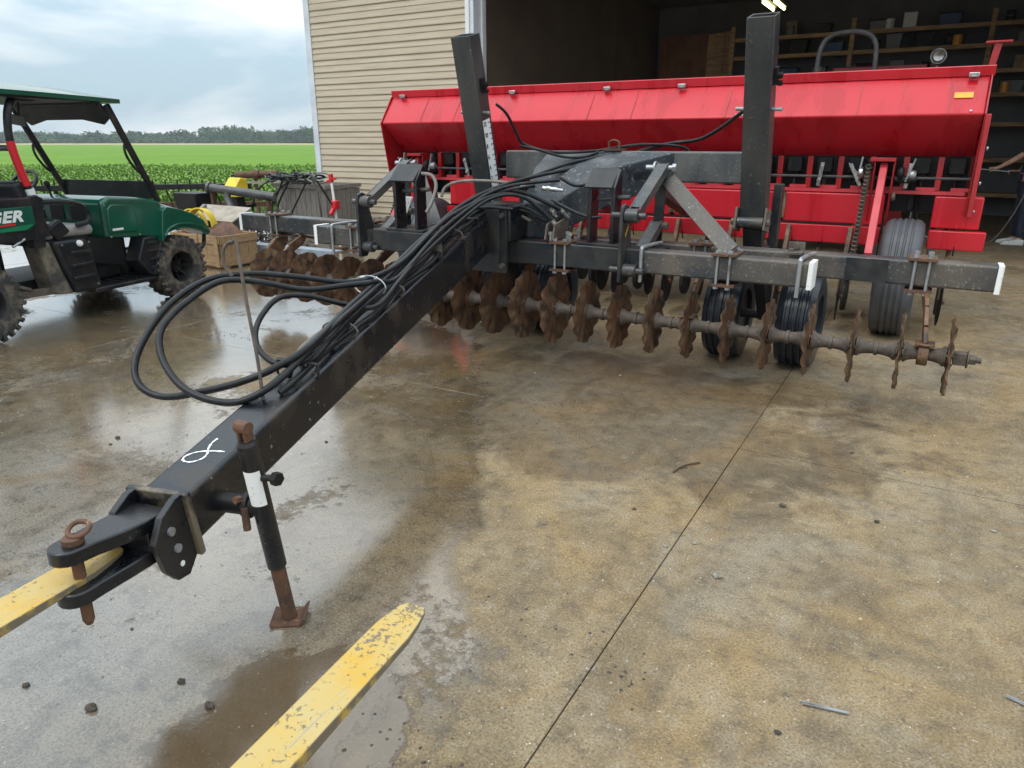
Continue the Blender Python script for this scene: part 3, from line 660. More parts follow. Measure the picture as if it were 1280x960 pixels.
# drop pin with loop handle
b = MB(); b.cyl(HP + hz_ * -.16, HP + hz_ * .09, .0155, n=14); b.cyl(HP + hz_ * .077, HP + hz_ * .092, .027, n=14)
b.cyl(HP + hz_ * -.16, HP + hz_ * -.175, .0155, .009, n=14)
lp = [HP + hz_ * (.093 + .42 * q[1]) + hx * q[0] + hd * (.70 * q[1]) for q in ((-.010, 0.), (-.027, .013), (-.032, .034), (-.019, .054), (.010, .059), (.029, .044), (.027, .019), (.011, .002))]
b.tube(lp, .007, 8, closed=True); b.build('hitch_pin', 'rust', C)
# white loop painted on the tongue top
cc = [(.03, .083), (.05, .078), (.055, .07), (-.01, .083), (-.045, .095), (-.055, .115), (-.035, .125), (-.005, .115), (.02, .095), (.045, .085), (.075, .068)]
mk = [(.052, .170), (.012, .155), (-.02, .128), (-.028, .102), (-.008, .088), (.022, .095), (.028, .115), (.0, .145), (-.012, .165)]
pts = []
LT = (T1 - T0).length
for a, bb in [(-.012, .37), (-.014, .34), (-.004, .305), (.012, .275), (.012, .245), (-.012, .222), (-.042, .225), (-.052, .25), (-.028, .28), (.02, .295), (.062, .298)]:
    pts.append(tp((bb - .05) / LT, a - .012, .0012))
b = MB(); cp_ = catmull(pts, 5)
for i in range(len(cp_) - 1):
    d = (cp_[i + 1] - cp_[i]).normalized(); s = tz.cross(d) * (.0032 + .0016 * math.sin(i * 1.7) * math.cos(i * .6))
    b.add([cp_[i] - s, cp_[i] + s, cp_[i + 1] + s, cp_[i + 1] - s], [(0, 1, 2, 3)])
b.build('paint_mark', 'whitemark', tongue)
# jack on the right side
jk = thing('tongue_jack', None, None, (-1.68, 1.36, 0))
jk.parent = C; jk.location = Vector((-1.68, 1.36, 0)) - WL[C.name]
J0, J1 = Vector((-1.685, 1.395, 0)), Vector((-1.665, 1.287, .775)); jd = (J1 - J0).normalized()
def jp(h): return J0 + jd * h
b = MB(); b.cyl(jp(.235), jp(.70), .031, n=24); b.cyl(jp(.70), jp(.712), .031, .026, n=24); b.build('outer_tube', 'black', jk, smooth=50)
MB().cyl(jp(.006), jp(.236), .0245, n=20).build('inner_tube', 'rust', jk, smooth=50)
b = MB(); b.prism([(-.07, .0), (-.05, .0), (.05, .0), (.075, .03), (.07, .036), (.047, .008), (-.05, .008), (-.072, .016)], 'y', -.065, .065)
b.xf(Matrix.Translation((-1.685, 1.395, .002)) @ Matrix.Rotation(R(35), 4, 'Z') @ Matrix.Scale(.80, 4)); b.build('foot_plate', 'rust', jk)
b = MB(); q = jp(.712); b.bar(q + Vector((-.014, 0, 0)), q + Vector((-.014, 0, 0)) + jd * .05, .03, .012, (1, 0, 0)); b.bar(q + Vector((.014, 0, 0)), q + Vector((.014, 0, 0)) + jd * .05, .03, .012, (1, 0, 0)); b.cyl(q + jd * .045 + Vector((-.024, 0, 0)), q + jd * .045 + Vector((.024, 0, 0)), .02, n=12); b.build('top_eye', 'rust', jk, bevel=.002)
lb = MB(); a = jd.orthogonal(); ax = Vector((1, 0, 0)) - jd * jd.x; ax.normalize(); ay = jd.cross(ax); P = []
for i in range(9):
    t = R(-110 + i * 13)
    e = ax * math.cos(t) + ay * math.sin(t)
    P += [jp(.49) + e * .0316, jp(.615) + e * .0316]
lb.add(P, [(2 * i, 2 * i + 2, 2 * i + 3, 2 * i + 1) for i in range(8)]); lbl = lb.build('label', 'whitemark', jk)
b = MB(); q = jp(.47); b.cyl(q, q - tx * .16, .034, n=18); b.cyl(q - tx * .035, q - tx * .058, .043, n=18); b.build('mount_tube', 'blackmetal', jk, bevel=.004)
b = MB(); q2 = jp(.46) + tx * .0; b.cyl(q2 + Vector((-.03, -.045, .02)), q2 + Vector((-.03, -.045, -.06)), .012); b.hexnut(q + Vector((-.05, -.04, .03)), .012, .02, (0, -1, .2)); b.build('lock_pin', 'rust', jk)
b = MB(); q = jp(.585); b.cyl(q + ax * .028, q + ax * .06 + Vector((0, .02, 0)), .011, n=10); b.hexnut(q + ax * .06 + Vector((0, .02, 0)), .022, .022, ax); b.build('crank_stub', 'blackmetal', jk)
# hose rod, hose loops guide
b = MB(); rb = tp(.178, -.02, 0); b.tube([rb, rb + Vector((-.03, .02, .16)), rb + Vector((-.07, .035, .36)), rb + Vector((-.115, .06, .56)), rb + Vector((-.135, .06, .57)), rb + Vector((-.158, .05, .56)), rb + Vector((-.17, .04, .53)), rb + Vector((-.168, .04, .48)), rb + Vector((-.15, .05, .445))], .0065, 8, smooth=3)
b.build('hose_guide_rod', 'mudgrey', C)
for t in (.245, .70, .93):
    b = MB(); e = .09; hh = .05
    b.tube([tp(t, e, -.005), tp(t, e, hh * .8), tp(t, e - .012, hh), tp(t, -e + .012, hh), tp(t, -e, hh * .8), tp(t, -e, -.005)], .006, 8, smooth=2); b.build('hose_staple', 'black2', C)
b = MB(); q = tp(.72, .045, 0); b.lathe([(.017, 0), (.028, 0), (.028, .075), (.017, .075)], q, tz, 18); b.build('pipe_stub', 'mudgrey', C)

# ---- frame flange, junction box and flared gooseneck
b = MB(); b.span((-2.955, 4.375, .655), (-2.575, 4.403, 1.135)); b.build('frame_flange', 'black2', C, bevel=.004)
b = MB(); b.span((-2.90, 4.35, .70), (-2.86, 4.374, 1.10)); b.span((-2.66, 4.35, .70), (-2.62, 4.374, 1.10)); b.build('flange_rib', 'black2', C, bevel=.003)
for x, z in ((-2.60, 1.06), (-2.60, .71), (-2.93, 1.06), (-2.93, .71)):
    b = MB(); b.hexnut((x, 4.374, z), .019, .03, (0, -1, 0)); b.build('flange_bolt', 'greysteel', C)
b = MB(); b.span((-2.90, 4.404, .877), (-2.56, 4.85, 1.12)); b.build('junction_box', 'black', C, bevel=.01)
b = MB(); b.prism([(4.86, -2.85), (4.86, -2.3), (5.3, -1.72), (5.3, -2.85)], 'x', 0, 1)   # plan shape, then shear its top and bottom up towards the cross beam
def goose():
    # stations from the junction box back to the cross beam: left x, right x, y, top z, bottom z
    st = [(-2.60, -2.36, 4.66, 1.13, .88), (-2.66, -2.06, 4.945, 1.362, 1.10), (-2.72, -1.69, 5.297, 1.478, 1.262)]
    P = []; F = []
    for xl_, xr_, y, zt, zb in st: P += [(xl_, y, zt), (xr_, y, zt), (xr_, y, zb), (xl_, y, zb)]
    for i in range(len(st) - 1):
        for j in range(4): F.append((4 * i + j, 4 * i + (j + 1) % 4, 4 * i + 4 + (j + 1) % 4, 4 * i + 4 + j))
    F += [(3, 2, 1, 0), tuple(4 * (len(st) - 1) + k for k in range(4))]
    b = MB(); b.add(P, F); return b
gn = goose().build('gooseneck', 'charcoal', C, bevel=.010, seg=3, smooth=6)
cb = MB(); cb.span((-3.12, 5.30, 1.265), (-1.15, 5.46, 1.482)); cb.build('cross_beam', 'palesteel', C, bevel=.014, seg=3)
dr = Vector((.67, .635, 0)).normalized(); up_d = Vector((.67, .635, .355)).normalized()
text_mesh('Yetter', .105, 'lettering', 'print', gn, frame4(Vector((-1.962, 5.0375, 1.292)) + Vector((.635, -.67, 0)).normalized() * .003, dr, (0, 0, 1)), bold=.003)
# posts leaning forward, with pins and feet
def post(x, top_y, top_z, z0, nm):
    p = thing(nm, None, None, (x, 5.38, z0)); p.parent = C; p.location = Vector((x, 5.38, z0)) - WL[C.name]
    a, t = Vector((x, 5.215 + (1.06 - z0) * -.0, 1.0)), Vector((x, top_y, top_z))
    d = (t - a).normalized(); s = Vector((1, 0, 0)); u = d.cross(s).normalized(); w, dp, th = .165, .15, .009
    for nm2, c0, ww, dd in (('front_wall', u * dp / 2, w, th), ('back_wall', -u * dp / 2, w, th)):
        pass
    b = MB()
    P = []
    for q in (a, t):
        for (k, f) in ((1, 1), (1 - 2 * th / w, 1 - 2 * th / dp)):
            for sx, sy in ((-1, -1), (1, -1), (1, 1), (-1, 1)): P.append(q + s * sx * w / 2 * k + u * sy * dp / 2 * f)
    F = [(0, 1, 2, 3)]
    for i in range(4):
        j = (i + 1) % 4
        F += [(i, j, 8 + j, 8 + i), (8 + i, 8 + j, 12 + j, 12 + i), (4 + i, 4 + j, 12 + j, 12 + i)]
    b.add(P, F); b.build('tube', 'postpaint', p, bevel=.006)
    b = MB(); b.bar(a - d * .002 + Vector((0, .02, 0)), Vector((x, 5.30, z0)), .13, .12, (0, 1, 0)); b.build('foot', 'black2', p, bevel=.004)
    b = MB(); q = a + d * .06 + u * (-dp / 2 - .03) * (1 if u.y > 0 else -1)
    b.cyl(q - s * .085, q + s * .085, .033, n=18); b.build('pivot_pin', 'greysteel', p)
    for sx in (-1, 1):
        b = MB(); b.box(q + s * sx * .098 + Vector((0, .05, .01)), (.016, .16, .15), Matrix.Rotation(R(-12), 3, 'X')); b.hexnut(q + s * sx * .106, .026, .022, (sx, 0, 0)); b.build('pivot_lug', 'mudgrey', p, bevel=.004)
    qq = a + (t - a) * .60
    b = MB(); b.cyl(qq - s * .15 + Vector((0, .02, -.01)), qq + s * .15 + Vector((0, -.04, -.02)), .012, n=10); b.build('cross_pin', 'galv', p)
    qq = a + (t - a) * .70
    b = MB(); b.bar(qq + s * (w / 2 + .012), qq + s * (w / 2 + .012) + d * .1, .02, .05, (0, 1, 0)); b.hexnut(qq + s * (w / 2 + .02) + d * .05, .02, .03, (1, 0, 0)); b.hexnut(qq + s * (w / 2 + .02) + d * .005, .016, .03, (1, 0, 0)); b.build('hose_fitting', 'blackmetal', p)
    return p, a, t, d, u
pl, la, lt, ld, lu = post(-3.215, 4.87, 2.30, .868, 'lift_post')
pr, ra, rt, rd, ru = post(-1.065, 4.86, 2.27, .868, 'lift_post')
# depth scale on the right face of the left post
xs = -3.215 + .0825
fu = -lu if lu.y > 0 else lu                   # towards the front of the post
s0 = la + ld * .18; s1 = la + ld * .74
b = MB(); xo = Vector((xs - s0.x + .002, 0, 0))
b.add([s0 + xo - fu * .045, s0 + xo + fu * .06, s1 + xo + fu * .06, s1 + xo - fu * .045], [(0, 1, 2, 3)]); sc_ = b.build('depth_scale', 'white', pl, smooth=0)
tk = MB(); nn = 13; Ls = (s1 - s0).length
for i in range(nn):
    q = s0 + ld * (.03 + (Ls - .06) * i / 12) + xo + Vector((.001, 0, 0)); ln = .035 if i % 2 == 0 else .022
    tk.add([q - fu * .045 - ld * .0035, q - fu * (.045 - ln) - ld * .0035, q - fu * (.045 - ln) + ld * .0035, q - fu * .045 + ld * .0035], [(0, 1, 2, 3)])
tk.build('tick_marks', 'print', sc_, smooth=0)
for i in range(0, 13, 2):
    q = s0 + ld * (.03 + (Ls - .06) * i / 12 - .017) + xo + Vector((.001, 0, 0)) + fu * .056
    text_mesh(str(i), .048, 'numeral', 'print', sc_, frame4(q, -fu, ld), extrude=.0003, bold=.0012, space=.8)

# ---- lift links either side
def linkage(x, s, nm):
    g = thing(nm, None, None, (x, 4.6, .87)); g.parent = C; g.location = Vector((x, 4.6, .87)) - WL[C.name]
    b = MB(); b.prism([(4.44, .655), (4.52, .655), (4.62, .80), (4.62, .90), (4.545, 1.15), (4.50, 1.165), (4.455, 1.15), (4.44, 1.10)], 'x', x - .012, x + .012); b.build('side_plate', 'black2', g, bevel=.004)
    for (z, rr) in ((1.092, .034), (.735, .03)):
        b = MB(); b.cyl((x - .085, 4.495, z), (x + .15, 4.495, z), .021, n=14); b.cyl((x + .014, 4.495, z), (x + .10, 4.495, z), rr + .012, n=18); b.build('link_pin', 'greysteel', g, bevel=.002)
    xa = x + .06
    for y0, z0, y1, z1 in ((4.495, 1.092, 5.04, 1.375), (4.495, .735, 4.975, .985)):
        b = MB()
        for dx in (-.035, .035): b.bar((xa + dx, y0 - .02, z0 - .01), (xa + dx, y1 + .02, z1 + .01), .012, .062)
        b.bar((xa, y0 + .05, z0 + .05), (xa, y1 - .01, z1 + .026), .082, .01); b.build('link_arm', 'greysteel', g, bevel=.003)
    b = MB(); b.cyl((xa - .12, 5.04, 1.375), (xa + .07, 5.04, 1.375), .02, n=14); b.cyl((xa - .06, 5.04, 1.375), (xa - .048, 5.04, 1.375), .045, n=16); b.hexnut((xa + .07, 5.04, 1.375), .03, .026, (1, 0, 0)); b.build('top_pin', 'galv', g)
    b = MB(); b.bar((xa + .0, 5.0, .85), (xa + .0, 5.03, 1.38), .07, .02, (0, 1, 0)); b.build('upright_strap', 'black2', g)
    b = MB(); b.cyl((xa - .05, 4.975, .985), (xa + .06, 4.975, .985), .022, n=14); b.hexnut((xa + .06, 4.975, .985), .03, .024, (1, 0, 0)); b.build('lower_pin', 'mudgrey', g)
    return g, xa
lg, xa = linkage(-1.745, 1, 'lift_link')
b = MB(); b.bar((xa + .05, 5.02, 1.30), (-1.06, 4.60, .895), .014, .105, (0, .6, .8)); b.build('brace_strap', 'greysteel', lg, bevel=.002)
b = MB()
for k, (t, w) in enumerate(((0, .012), (.018, .010), (.034, .014), (.052, .008))): b.span((-1.7325, 4.50 + t * .8, .955 + t), (-1.7315, 4.50 + t * .8 + w, .98 + t))
b.build('yellow_decal', 'yellowp', lg)
lg2, xa2 = linkage(-4.0, -1, 'lift_link')
b = MB(); b.bar((xa2 + .12, 5.02, 1.28), (-3.55, 4.86, .90), .014, .13, (0, .6, .8)); b.build('brace_strap', 'greysteel', lg2)
b = MB()
for k in range(5): b.tube([(-3.90 + k * .02, 4.78, .93), (-3.86 + k * .022, 4.79, 1.0), (-3.80 + k * .02, 4.80, 1.12)], .008, 6, smooth=2)
b.build('banded_hose_ends', 'whitemark', lg2)
# down-stops: two cheeks and a sloped cap
for x0, x1 in ((-2.04, -1.83), (-3.715, -3.47)):
    g = thing('down_stop', None, None, (x0, 4.6, .876)); g.parent = C; g.location = Vector((x0, 4.6, .876)) - WL[C.name]
    MB().span((x0 - .07, 4.53, .8765), (x1 + .05, 4.685, .893)).build('base_plate', 'black2', g, bevel=.003)
    for x in (x0 + .006, x1 - .035):
        b = MB(); b.prism([(4.545, .894), (4.67, .894), (4.67, 1.36), (4.64, 1.375), (4.545, 1.26)], 'x', x, x + .028); b.build('cheek', 'black', g, bevel=.003)
    b = MB(); b.add([(x0 - .012, 4.525, 1.263), (x1 + .006 - .03, 4.525, 1.263), (x1 - .024, 4.655, 1.384), (x0 - .012, 4.655, 1.384), (x0 - .012, 4.535, 1.251), (x1 - .024, 4.535, 1.251), (x1 - .024, 4.664, 1.374), (x0 - .012, 4.664, 1.374)], [(0, 1, 2, 3), (7, 6, 5, 4), (0, 4, 5, 1), (1, 5, 6, 2), (2, 6, 7, 3), (3, 7, 4, 0)]); b.build('cap_plate', 'black2', g, bevel=.002)
    MB().cyl((x0 + .05, 4.62, 1.18), (x1 + .08, 4.60, 1.20), .016, n=10).build('pin', 'greysteel', g)
# angled bracket pair on the front bar
for dx in (0, .06):
    b = MB(); b.add([(-2.34 + dx, 4.50, .895), (-2.34 + dx, 4.53, 1.0), (-2.34 + dx, 4.83, 1.06), (-2.34 + dx, 4.86, 1.02), (-2.34 + dx, 4.80, .895), (-2.326 + dx, 4.50, .895), (-2.326 + dx, 4.53, 1.0), (-2.326 + dx, 4.83, 1.06), (-2.326 + dx, 4.86, 1.02), (-2.326 + dx, 4.80, .895)], [(0, 1, 2, 3, 4), (9, 8, 7, 6, 5), (0, 5, 6, 1), (1, 6, 7, 2), (2, 7, 8, 3), (3, 8, 9, 4), (4, 9, 5, 0)]); b.build('hinge_plate', 'mudgrey', C, bevel=.002)
for x, y in ((-2.20, 4.60), (-2.18, 4.74), (-2.30, 4.53), (-2.16, 4.55)):
    b = MB(); b.cyl((x, y, .888), (x, y, .95), .011, n=8); b.hexnut((x, y, .93), .018, .018); b.build('stud_bolt', 'galv', C)

# ---- coulter gang: axle spools and wavy blades
def disc_mesh():
    rings = [.028, .07, .11, .145, .175, .205, .226]; n = 130; b = MB(); P = []; rr = random.Random(2)
    nt_ = [rr.uniform(-.006, .004) for _ in range(n)]
    for side in (-1, 1):
        for k, r in enumerate(rings):
            f = max(0, min(1, (r - .11) / .115)); f = f * f * (3 - 2 * f)
            for i in range(n):
                a = 2 * math.pi * i / n; off = .0085 * f * math.sin(13 * a) + .004 * f * math.sin(3 * a + 1)
                r2 = r + (nt_[i] * .7 + .001 * math.cos(13 * a) if k == len(rings) - 1 else 0)
                P.append((off + side * (.0022 if k < len(rings) - 1 else .0006), r2 * math.cos(a), r2 * math.sin(a)))
    m = len(rings); F = []
    for s in range(2):
        for k in range(m - 1):
            for i in range(n):
                j = (i + 1) % n; o = s * m * n; F.append((o + k * n + i, o + k * n + j, o + (k + 1) * n + j, o + (k + 1) * n + i))
    for i in range(n):
        j = (i + 1) % n; F.append(((m - 1) * n + i, (m - 1) * n + j, (2 * m - 1) * n + j, (2 * m - 1) * n + i))
    b.add(P, F)
    b.lathe([(.0, .004), (.062, .004), (.062, .010), (.03, .014)], (0, 0, 0), (1, 0, 0), 20); b.lathe([(.0, .004), (.062, .004), (.062, .010), (.03, .014)], (0, 0, 0), (-1, 0, 0), 20)
    for i in range(4):
        a = i * math.pi / 2 + .4
        for s in (-1, 1): b.hexnut((s * .010, .048 * math.cos(a), .048 * math.sin(a)), .010, .010, (s, 0, 0))
    return b
GY, GZ, SP = 4.60, .39, .25
dm = [disc_mesh().build('coulter_disc', m_, C, smooth=60) for m_ in ('mudrust',)][0]
NX = 23
sm = MB(); w = SP - .035
sm.lathe([(.0, -w / 2), (.058, -w / 2), (.060, -w / 2 + .012), (.046, -w / 2 + .028), (.038, -w * .22), (.035, -.012), (.043, -.010), (.043, .010), (.035, .012), (.038, w * .22), (.046, w / 2 - .028), (.060, w / 2 - .012), (.058, w / 2), (.0, w / 2)], (0, 0, 0), (1, 0, 0), 20, False)
spool = sm.build('spool', 'mudgrey', C, smooth=40)
for i in range(NX):
    c = Vector((.216 - SP * i, GY, GZ))
    if i == 0: dm.location = c - WL[C.name]; WL[dm.name] = c; d = dm
    else: d = dup(dm, C, c)
    d.rotation_euler = (random.uniform(0, 6.28), random.uniform(-.02, .02), random.uniform(-.025, .025))
    if 10 <= i <= 14: d.scale = (1, 1.13, 1.13)                   # newer, less worn blades in the middle gang
    if i < NX - 1:
        c2 = c - Vector((SP / 2, 0, 0))
        if i == 0: spool.location = c2 - WL[C.name]
        else: dup(spool, C, c2)
b = MB(); b.span((.235, GY - .034, GZ - .034), (.30, GY + .034, GZ + .034)); b.lathe([(.0, 0), (.052, 0), (.052, .008), (0, .008)], (.302, GY, GZ), (1, 0, 0), 20, False); b.hexnut((.311, GY, GZ), .032, .035, (1, 0, 0)); b.cyl((.346, GY, GZ), (.372, GY, GZ), .017, n=12); b.build('axle_nut', 'mudgrey', C, bevel=.002)
# hangers from the rear bar down to the gang bearings
for x in (.085, -1.30, -2.62, -4.05, -5.16):
    b = MB(); pts = [(x - .05, 5.0, .70), (x - .04, 4.97, .66), (x - .02, 4.80, .60), (x - .01, 4.66, .52), (x, 4.60, .44)]
    for i in range(4): b.bar(pts[i], pts[i + 1], .024, .085 if i < 2 else .07, (0, -.5, 1))
    b.cyl((x - .028, GY, GZ), (x + .028, GY, GZ), .068, n=20); b.span((x - .05, GY - .06, GZ + .055), (x + .05, GY + .06, GZ + .068))
    b.build('hanger', 'mudrust', C, bevel=.004)
for x in (-5.35, -5.05):
    pass
b = MB(); b.prism([(4.98, .715), (5.08, .715), (5.06, .60), (4.92, .45), (4.75, .34), (4.64, .36), (4.70, .50), (4.86, .62)], 'x', -5.53, -5.49); b.build('scraper_shank', 'mudrust', C, bevel=.006)
# under-frame and gauge wheels in pairs
for x in (-1.21, -.70, -3.26, -2.73):
    g = thing('gauge_wheel', None, None, (x, 5.38, 0)); g.parent = C; g.location = Vector((x, 5.38, 0)) - WL[C.name]
    r, w = .335, .265; pr_ = [(r * .56, -w / 2 + .01), (r * .80, -w / 2), (r * .94, -w / 2 + .012), (r, -w / 2 + .045)]
    for gx in (-.07, -.025, .025, .07): pr_ += [(r + .004, gx - .012), (r - .010, gx - .006), (r - .010, gx + .006), (r + .004, gx + .012)]
    pr_ += [(r, w / 2 - .045), (r * .94, w / 2 - .012), (r * .80, w / 2), (r * .56, w / 2 - .01)]
    MB().lathe(pr_, (x, 5.38, r + .003), (1, 0, 0), 36).build('tyre', 'tyre_blue', g, smooth=40)
    MB().lathe([(.0, -.03), (.10, -.04), (r * .56, -.09), (r * .56, .09), (.10, .04), (0, .03)], (x, 5.38, r + .003), (1, 0, 0), 24, False).build('rim', 'mudgrey', g)
for x in (-.955, -2.995):
    b = MB(); b.cyl((x - .17, 5.38, .338), (x + .17, 5.38, .338), .032, n=14); b.bar((x, 5.38, .338), (x, 5.02, .72), .07, .10); b.bar((x, 5.38, .338), (x, 5.40, 1.27), .06, .08, (0, 1, 0)); b.build('wheel_arm', 'black2', C, bevel=.005)
for x in (-3.5, -2.72, -1.62): 
    b = MB(); b.span((x - .05, 4.69, .73), (x + .05, 4.938, .85)); b.build('bar_tie', 'black2', C, bevel=.005)
b = MB(); b.span((-3.05, 5.094, .73), (-2.93, 5.5, .85)); b.span((-1.08, 5.094, .73), (-.96, 5.5, .85)); b.build('frame_rail', 'black2', C, bevel=.006)
# pull hitch back to the drill
b = MB(); b.bar((-2.75, 5.46, 1.33), (-2.75, 6.75, .95), .12, .14); b.build('rear_hitch_arm', 'black2', C, bevel=.008)
b = MB(); b.bar((-2.0, 5.47, 1.30), (-2.0, 6.75, .95), .10, .12); b.build('rear_hitch_arm', 'black2', C, bevel=.008)
# ================================================================== RED GRAIN DRILL
D = thing('grain_drill', 'long red seed drill with full-width hopper parked behind the coulter cart', 'seed drill', (-2.7, 7.3, 0))
xl, xr = -5.60, .235
def hop(poly, name, m, a=xl, b_=xr, par=D, **k): return MB().prism(poly, 'x', a, b_).build(name, m, par, **k)
# hopper shell: rolled top bend, bright upper face, undercut lower face
hp = [(7.02, 2.055), (6.965, 2.045), (6.93, 2.02), (6.715, 1.748), (6.722, 1.738), (7.10, 1.435), (7.80, 1.435), (7.95, 1.75), (7.95, 2.055)]
hopper = hop(hp, 'hopper', 'red', xl + .012, xr - .012, bevel=.012, seg=3)
# lid with a folded front lip
lid = hop([(6.925, 2.028), (6.915, 2.095), (6.925, 2.102), (7.99, 2.125), (7.99, 2.06), (7.985, 2.06), (7.985, 2.112), (6.93, 2.092), (6.935, 2.028)], 'lid', 'red', xl + .01, xr + .01)
for x in (-5.42, -3.98, -2.92, -2.18, -1.53, .11):
    l = MB().span((x - .035, 6.885, 2.018), (x + .035, 6.914, 2.052)).build('latch', 'chrome', D, bevel=.004)
    b = MB(); b.tube([(x - .022, 6.88, 2.024), (x - .022, 6.868, 2.044), (x + .022, 6.868, 2.044), (x + .022, 6.88, 2.024)], .004, 6, smooth=1); b.build('latch_wire', 'galv', l)
# seams and rivets on the face
for x in (-5.06, -4.62, -3.05, -2.6, -1.72, -.66, -.02):
    b = MB(); b.add([(x - .004, 6.926, 2.017), (x + .004, 6.926, 2.017), (x + .004, 6.713, 1.752), (x - .004, 6.713, 1.752)], [(0, 1, 2, 3)]); b.v = [v + Vector((0, -.0025, .002)) for v in b.v]; b.build('panel_seam', 'red2', hopper)
for x in (-4.36, -4.30, -1.62, -1.57, .13):
    b = MB(); b.lathe([(0, .006), (.009, .004), (.012, 0)], (x, 6.727, 1.772), (0, -.78, .62), 10, False); b.build('rivet', 'galv', hopper)
# end plates with folded flange strap
for x, s in ((xr - .012, 1), (xl + .012, -1)):
    a, c = (x, x + .012) if s > 0 else (x - .012, x)
    MB().prism([(6.70, 1.75), (6.91, 2.03), (7.0, 2.065), (7.97, 2.065), (7.97, 1.74), (7.6, .98), (6.86, .98)], 'x', a, c).build('end_plate', 'red2', D, bevel=.003)
    if s < 0: continue
    b = MB(); b.bar((x + s * .028, 6.695, 1.745), (x + s * .038, 6.86, .98), .034, .012, (0, -1, .2)); b.build('end_strap', 'pink' if s > 0 else 'red2', D, bevel=.002)
    if s < 0: continue
    b = MB(); b.bar((x + s * .0, 7.3, 2.128), (x + s * .02, 7.3, 2.29), .05, .03, (0, 1, 0)); b.span((x - .07, 7.26, 2.291), (x + .11, 7.34, 2.305)); b.build('lid_handle', 'red2', D, bevel=.002)
for z, y in ((1.50, 6.745), (1.24, 6.80), (1.02, 6.845)):
    b = MB(); b.hexnut((xr + .045, y, z), .013, .012, (1, 0, 0)); b.build('end_bolt', 'galv', D)
b = MB(); n_ = Vector((0, -.785, .62)); q = Vector((.066, 6.822, 1.885)); e1 = Vector((1, 0, 0)); e2 = n_.cross(e1)
b.box(q + n_ * .004, (.125, .052, .004), Matrix((e1, e2, n_)).transposed()); b.build('reflector', 'orange', hopper)
# frame tubes in sections, broken where the wheels stand
for x0, x1 in ((-5.5, -5.14), (-4.80, -2.20), (-2.18, -1.20), (-1.17, -.36), (.0, .345)):
    s = MB().span((x0, 6.90, .874), (x1, 7.10, 1.128)).build('frame_tube', 'red', D, bevel=.012, seg=3)
for x0, x1 in ((-5.5, -5.14), (-4.80, -.36), (.0, .40)):
    MB().span((x0, 6.83, .712), (x1, 6.93, .862)).build('opener_bar', 'red', D, bevel=.008, seg=2)
hop([(7.12, .98), (7.12, 1.434), (7.135, 1.434), (7.135, .98)], 'back_sheet', 'blackmetal', xl + .03, xr - .03)
hop([(6.86, .857), (7.3, .857), (7.3, .878), (6.86, .878)], 'deck_sheet', 'blackmetal', -4.8, -.6)
# drive shaft, feed cups, dark gear under the hopper
MB().cyl((xl + .02, 7.0, 1.262), (xr + .0, 7.0, 1.262), .013, n=12).build('drive_shaft', 'mesh', D)
b = MB(); b.span((-.055, -.05, -.06), (.055, .05, .06)); b.cyl((-.06, 0, -.02), (.06, 0, -.02), .05, n=14); b.bar((0, 0, -.06), (0, .0, -.13), .05, .05, (0, 1, 0), .03, .03)
cup = b.build('feed_cup', 'blackmetal', D, bevel=.004); c0 = WL[cup.name].copy(); n = 0
b = MB(); b.span((-.07, 0, -.012), (.07, .004, .016)); tabp = b.build('cup_tab', 'pink', D)
t0 = WL[tabp.name].copy()
b = MB(); b.tube([(0, .02, .06), (.005, 0, .0), (0, .01, -.12), (.01, .04, -.30), (0, .02, -.5)], .018, 8, smooth=2); st_ = b.build('seed_tube', 'hose', D); s0_ = WL[st_.name].copy()
for i in range(23):
    x = .12 - i * .25
    for ob, oc, c in ((cup, c0, (x, 7.05, 1.36)), (tabp, t0, (x + .05, 6.985, 1.175)), (st_, s0_, (x, 7.04, 1.22))):
        c = oc + Vector(c)
        if n == 0: ob.location = c - WL[D.name]
        else: dup(ob, D, c)
    n += 1
b = MB(); b.span((-.015, -.01, -.10), (.015, .01, .10)); b.hexnut((0, -.012, .07), .014, .016, (0, -1, 0)); b.hexnut((0, -.012, -.05), .018, .02, (0, -1, 0)); lev = b.build('adjust_lever', 'chrome', D, bevel=.003); l0 = WL[lev.name].copy()
for k, (x, rz) in enumerate(((-.90, .1), (-.62, -.5), (-.22, .1), (-3.5, .2), (-4.6, -.3), (-1.35, .15), (-2.5, .3))):
    c = l0 + Vector((x, 6.95, 1.28))
    d = lev if k == 0 else dup(lev, D, c)
    d.location = c - WL[D.name]; d.rotation_euler = (0, rz, 0)
hop([(6.955, 1.135), (6.955, 1.162), (7.03, 1.162), (7.03, 1.135)], 'cup_rail', 'pink', xl + .05, xr - .03)
for i, x in enumerate([.0 - .25 * k for k in range(23)]):
    MB().span((x - .022, 6.99, 1.163), (x + .022, 7.06, 1.43)).build('hopper_bracket', 'red2', D, bevel=.003)
for x in (-1.185, -2.19, -3.4):
    b = MB(); b.span((x - .035, 6.885, .90), (x + .035, 6.899, 1.125)); b.hexnut((x, 6.884, .93), .014, .012, (0, -1, 0)); b.hexnut((x, 6.884, 1.09), .014, .012, (0, -1, 0)); b.build('strap_plate', 'mudrust', D, bevel=.003)

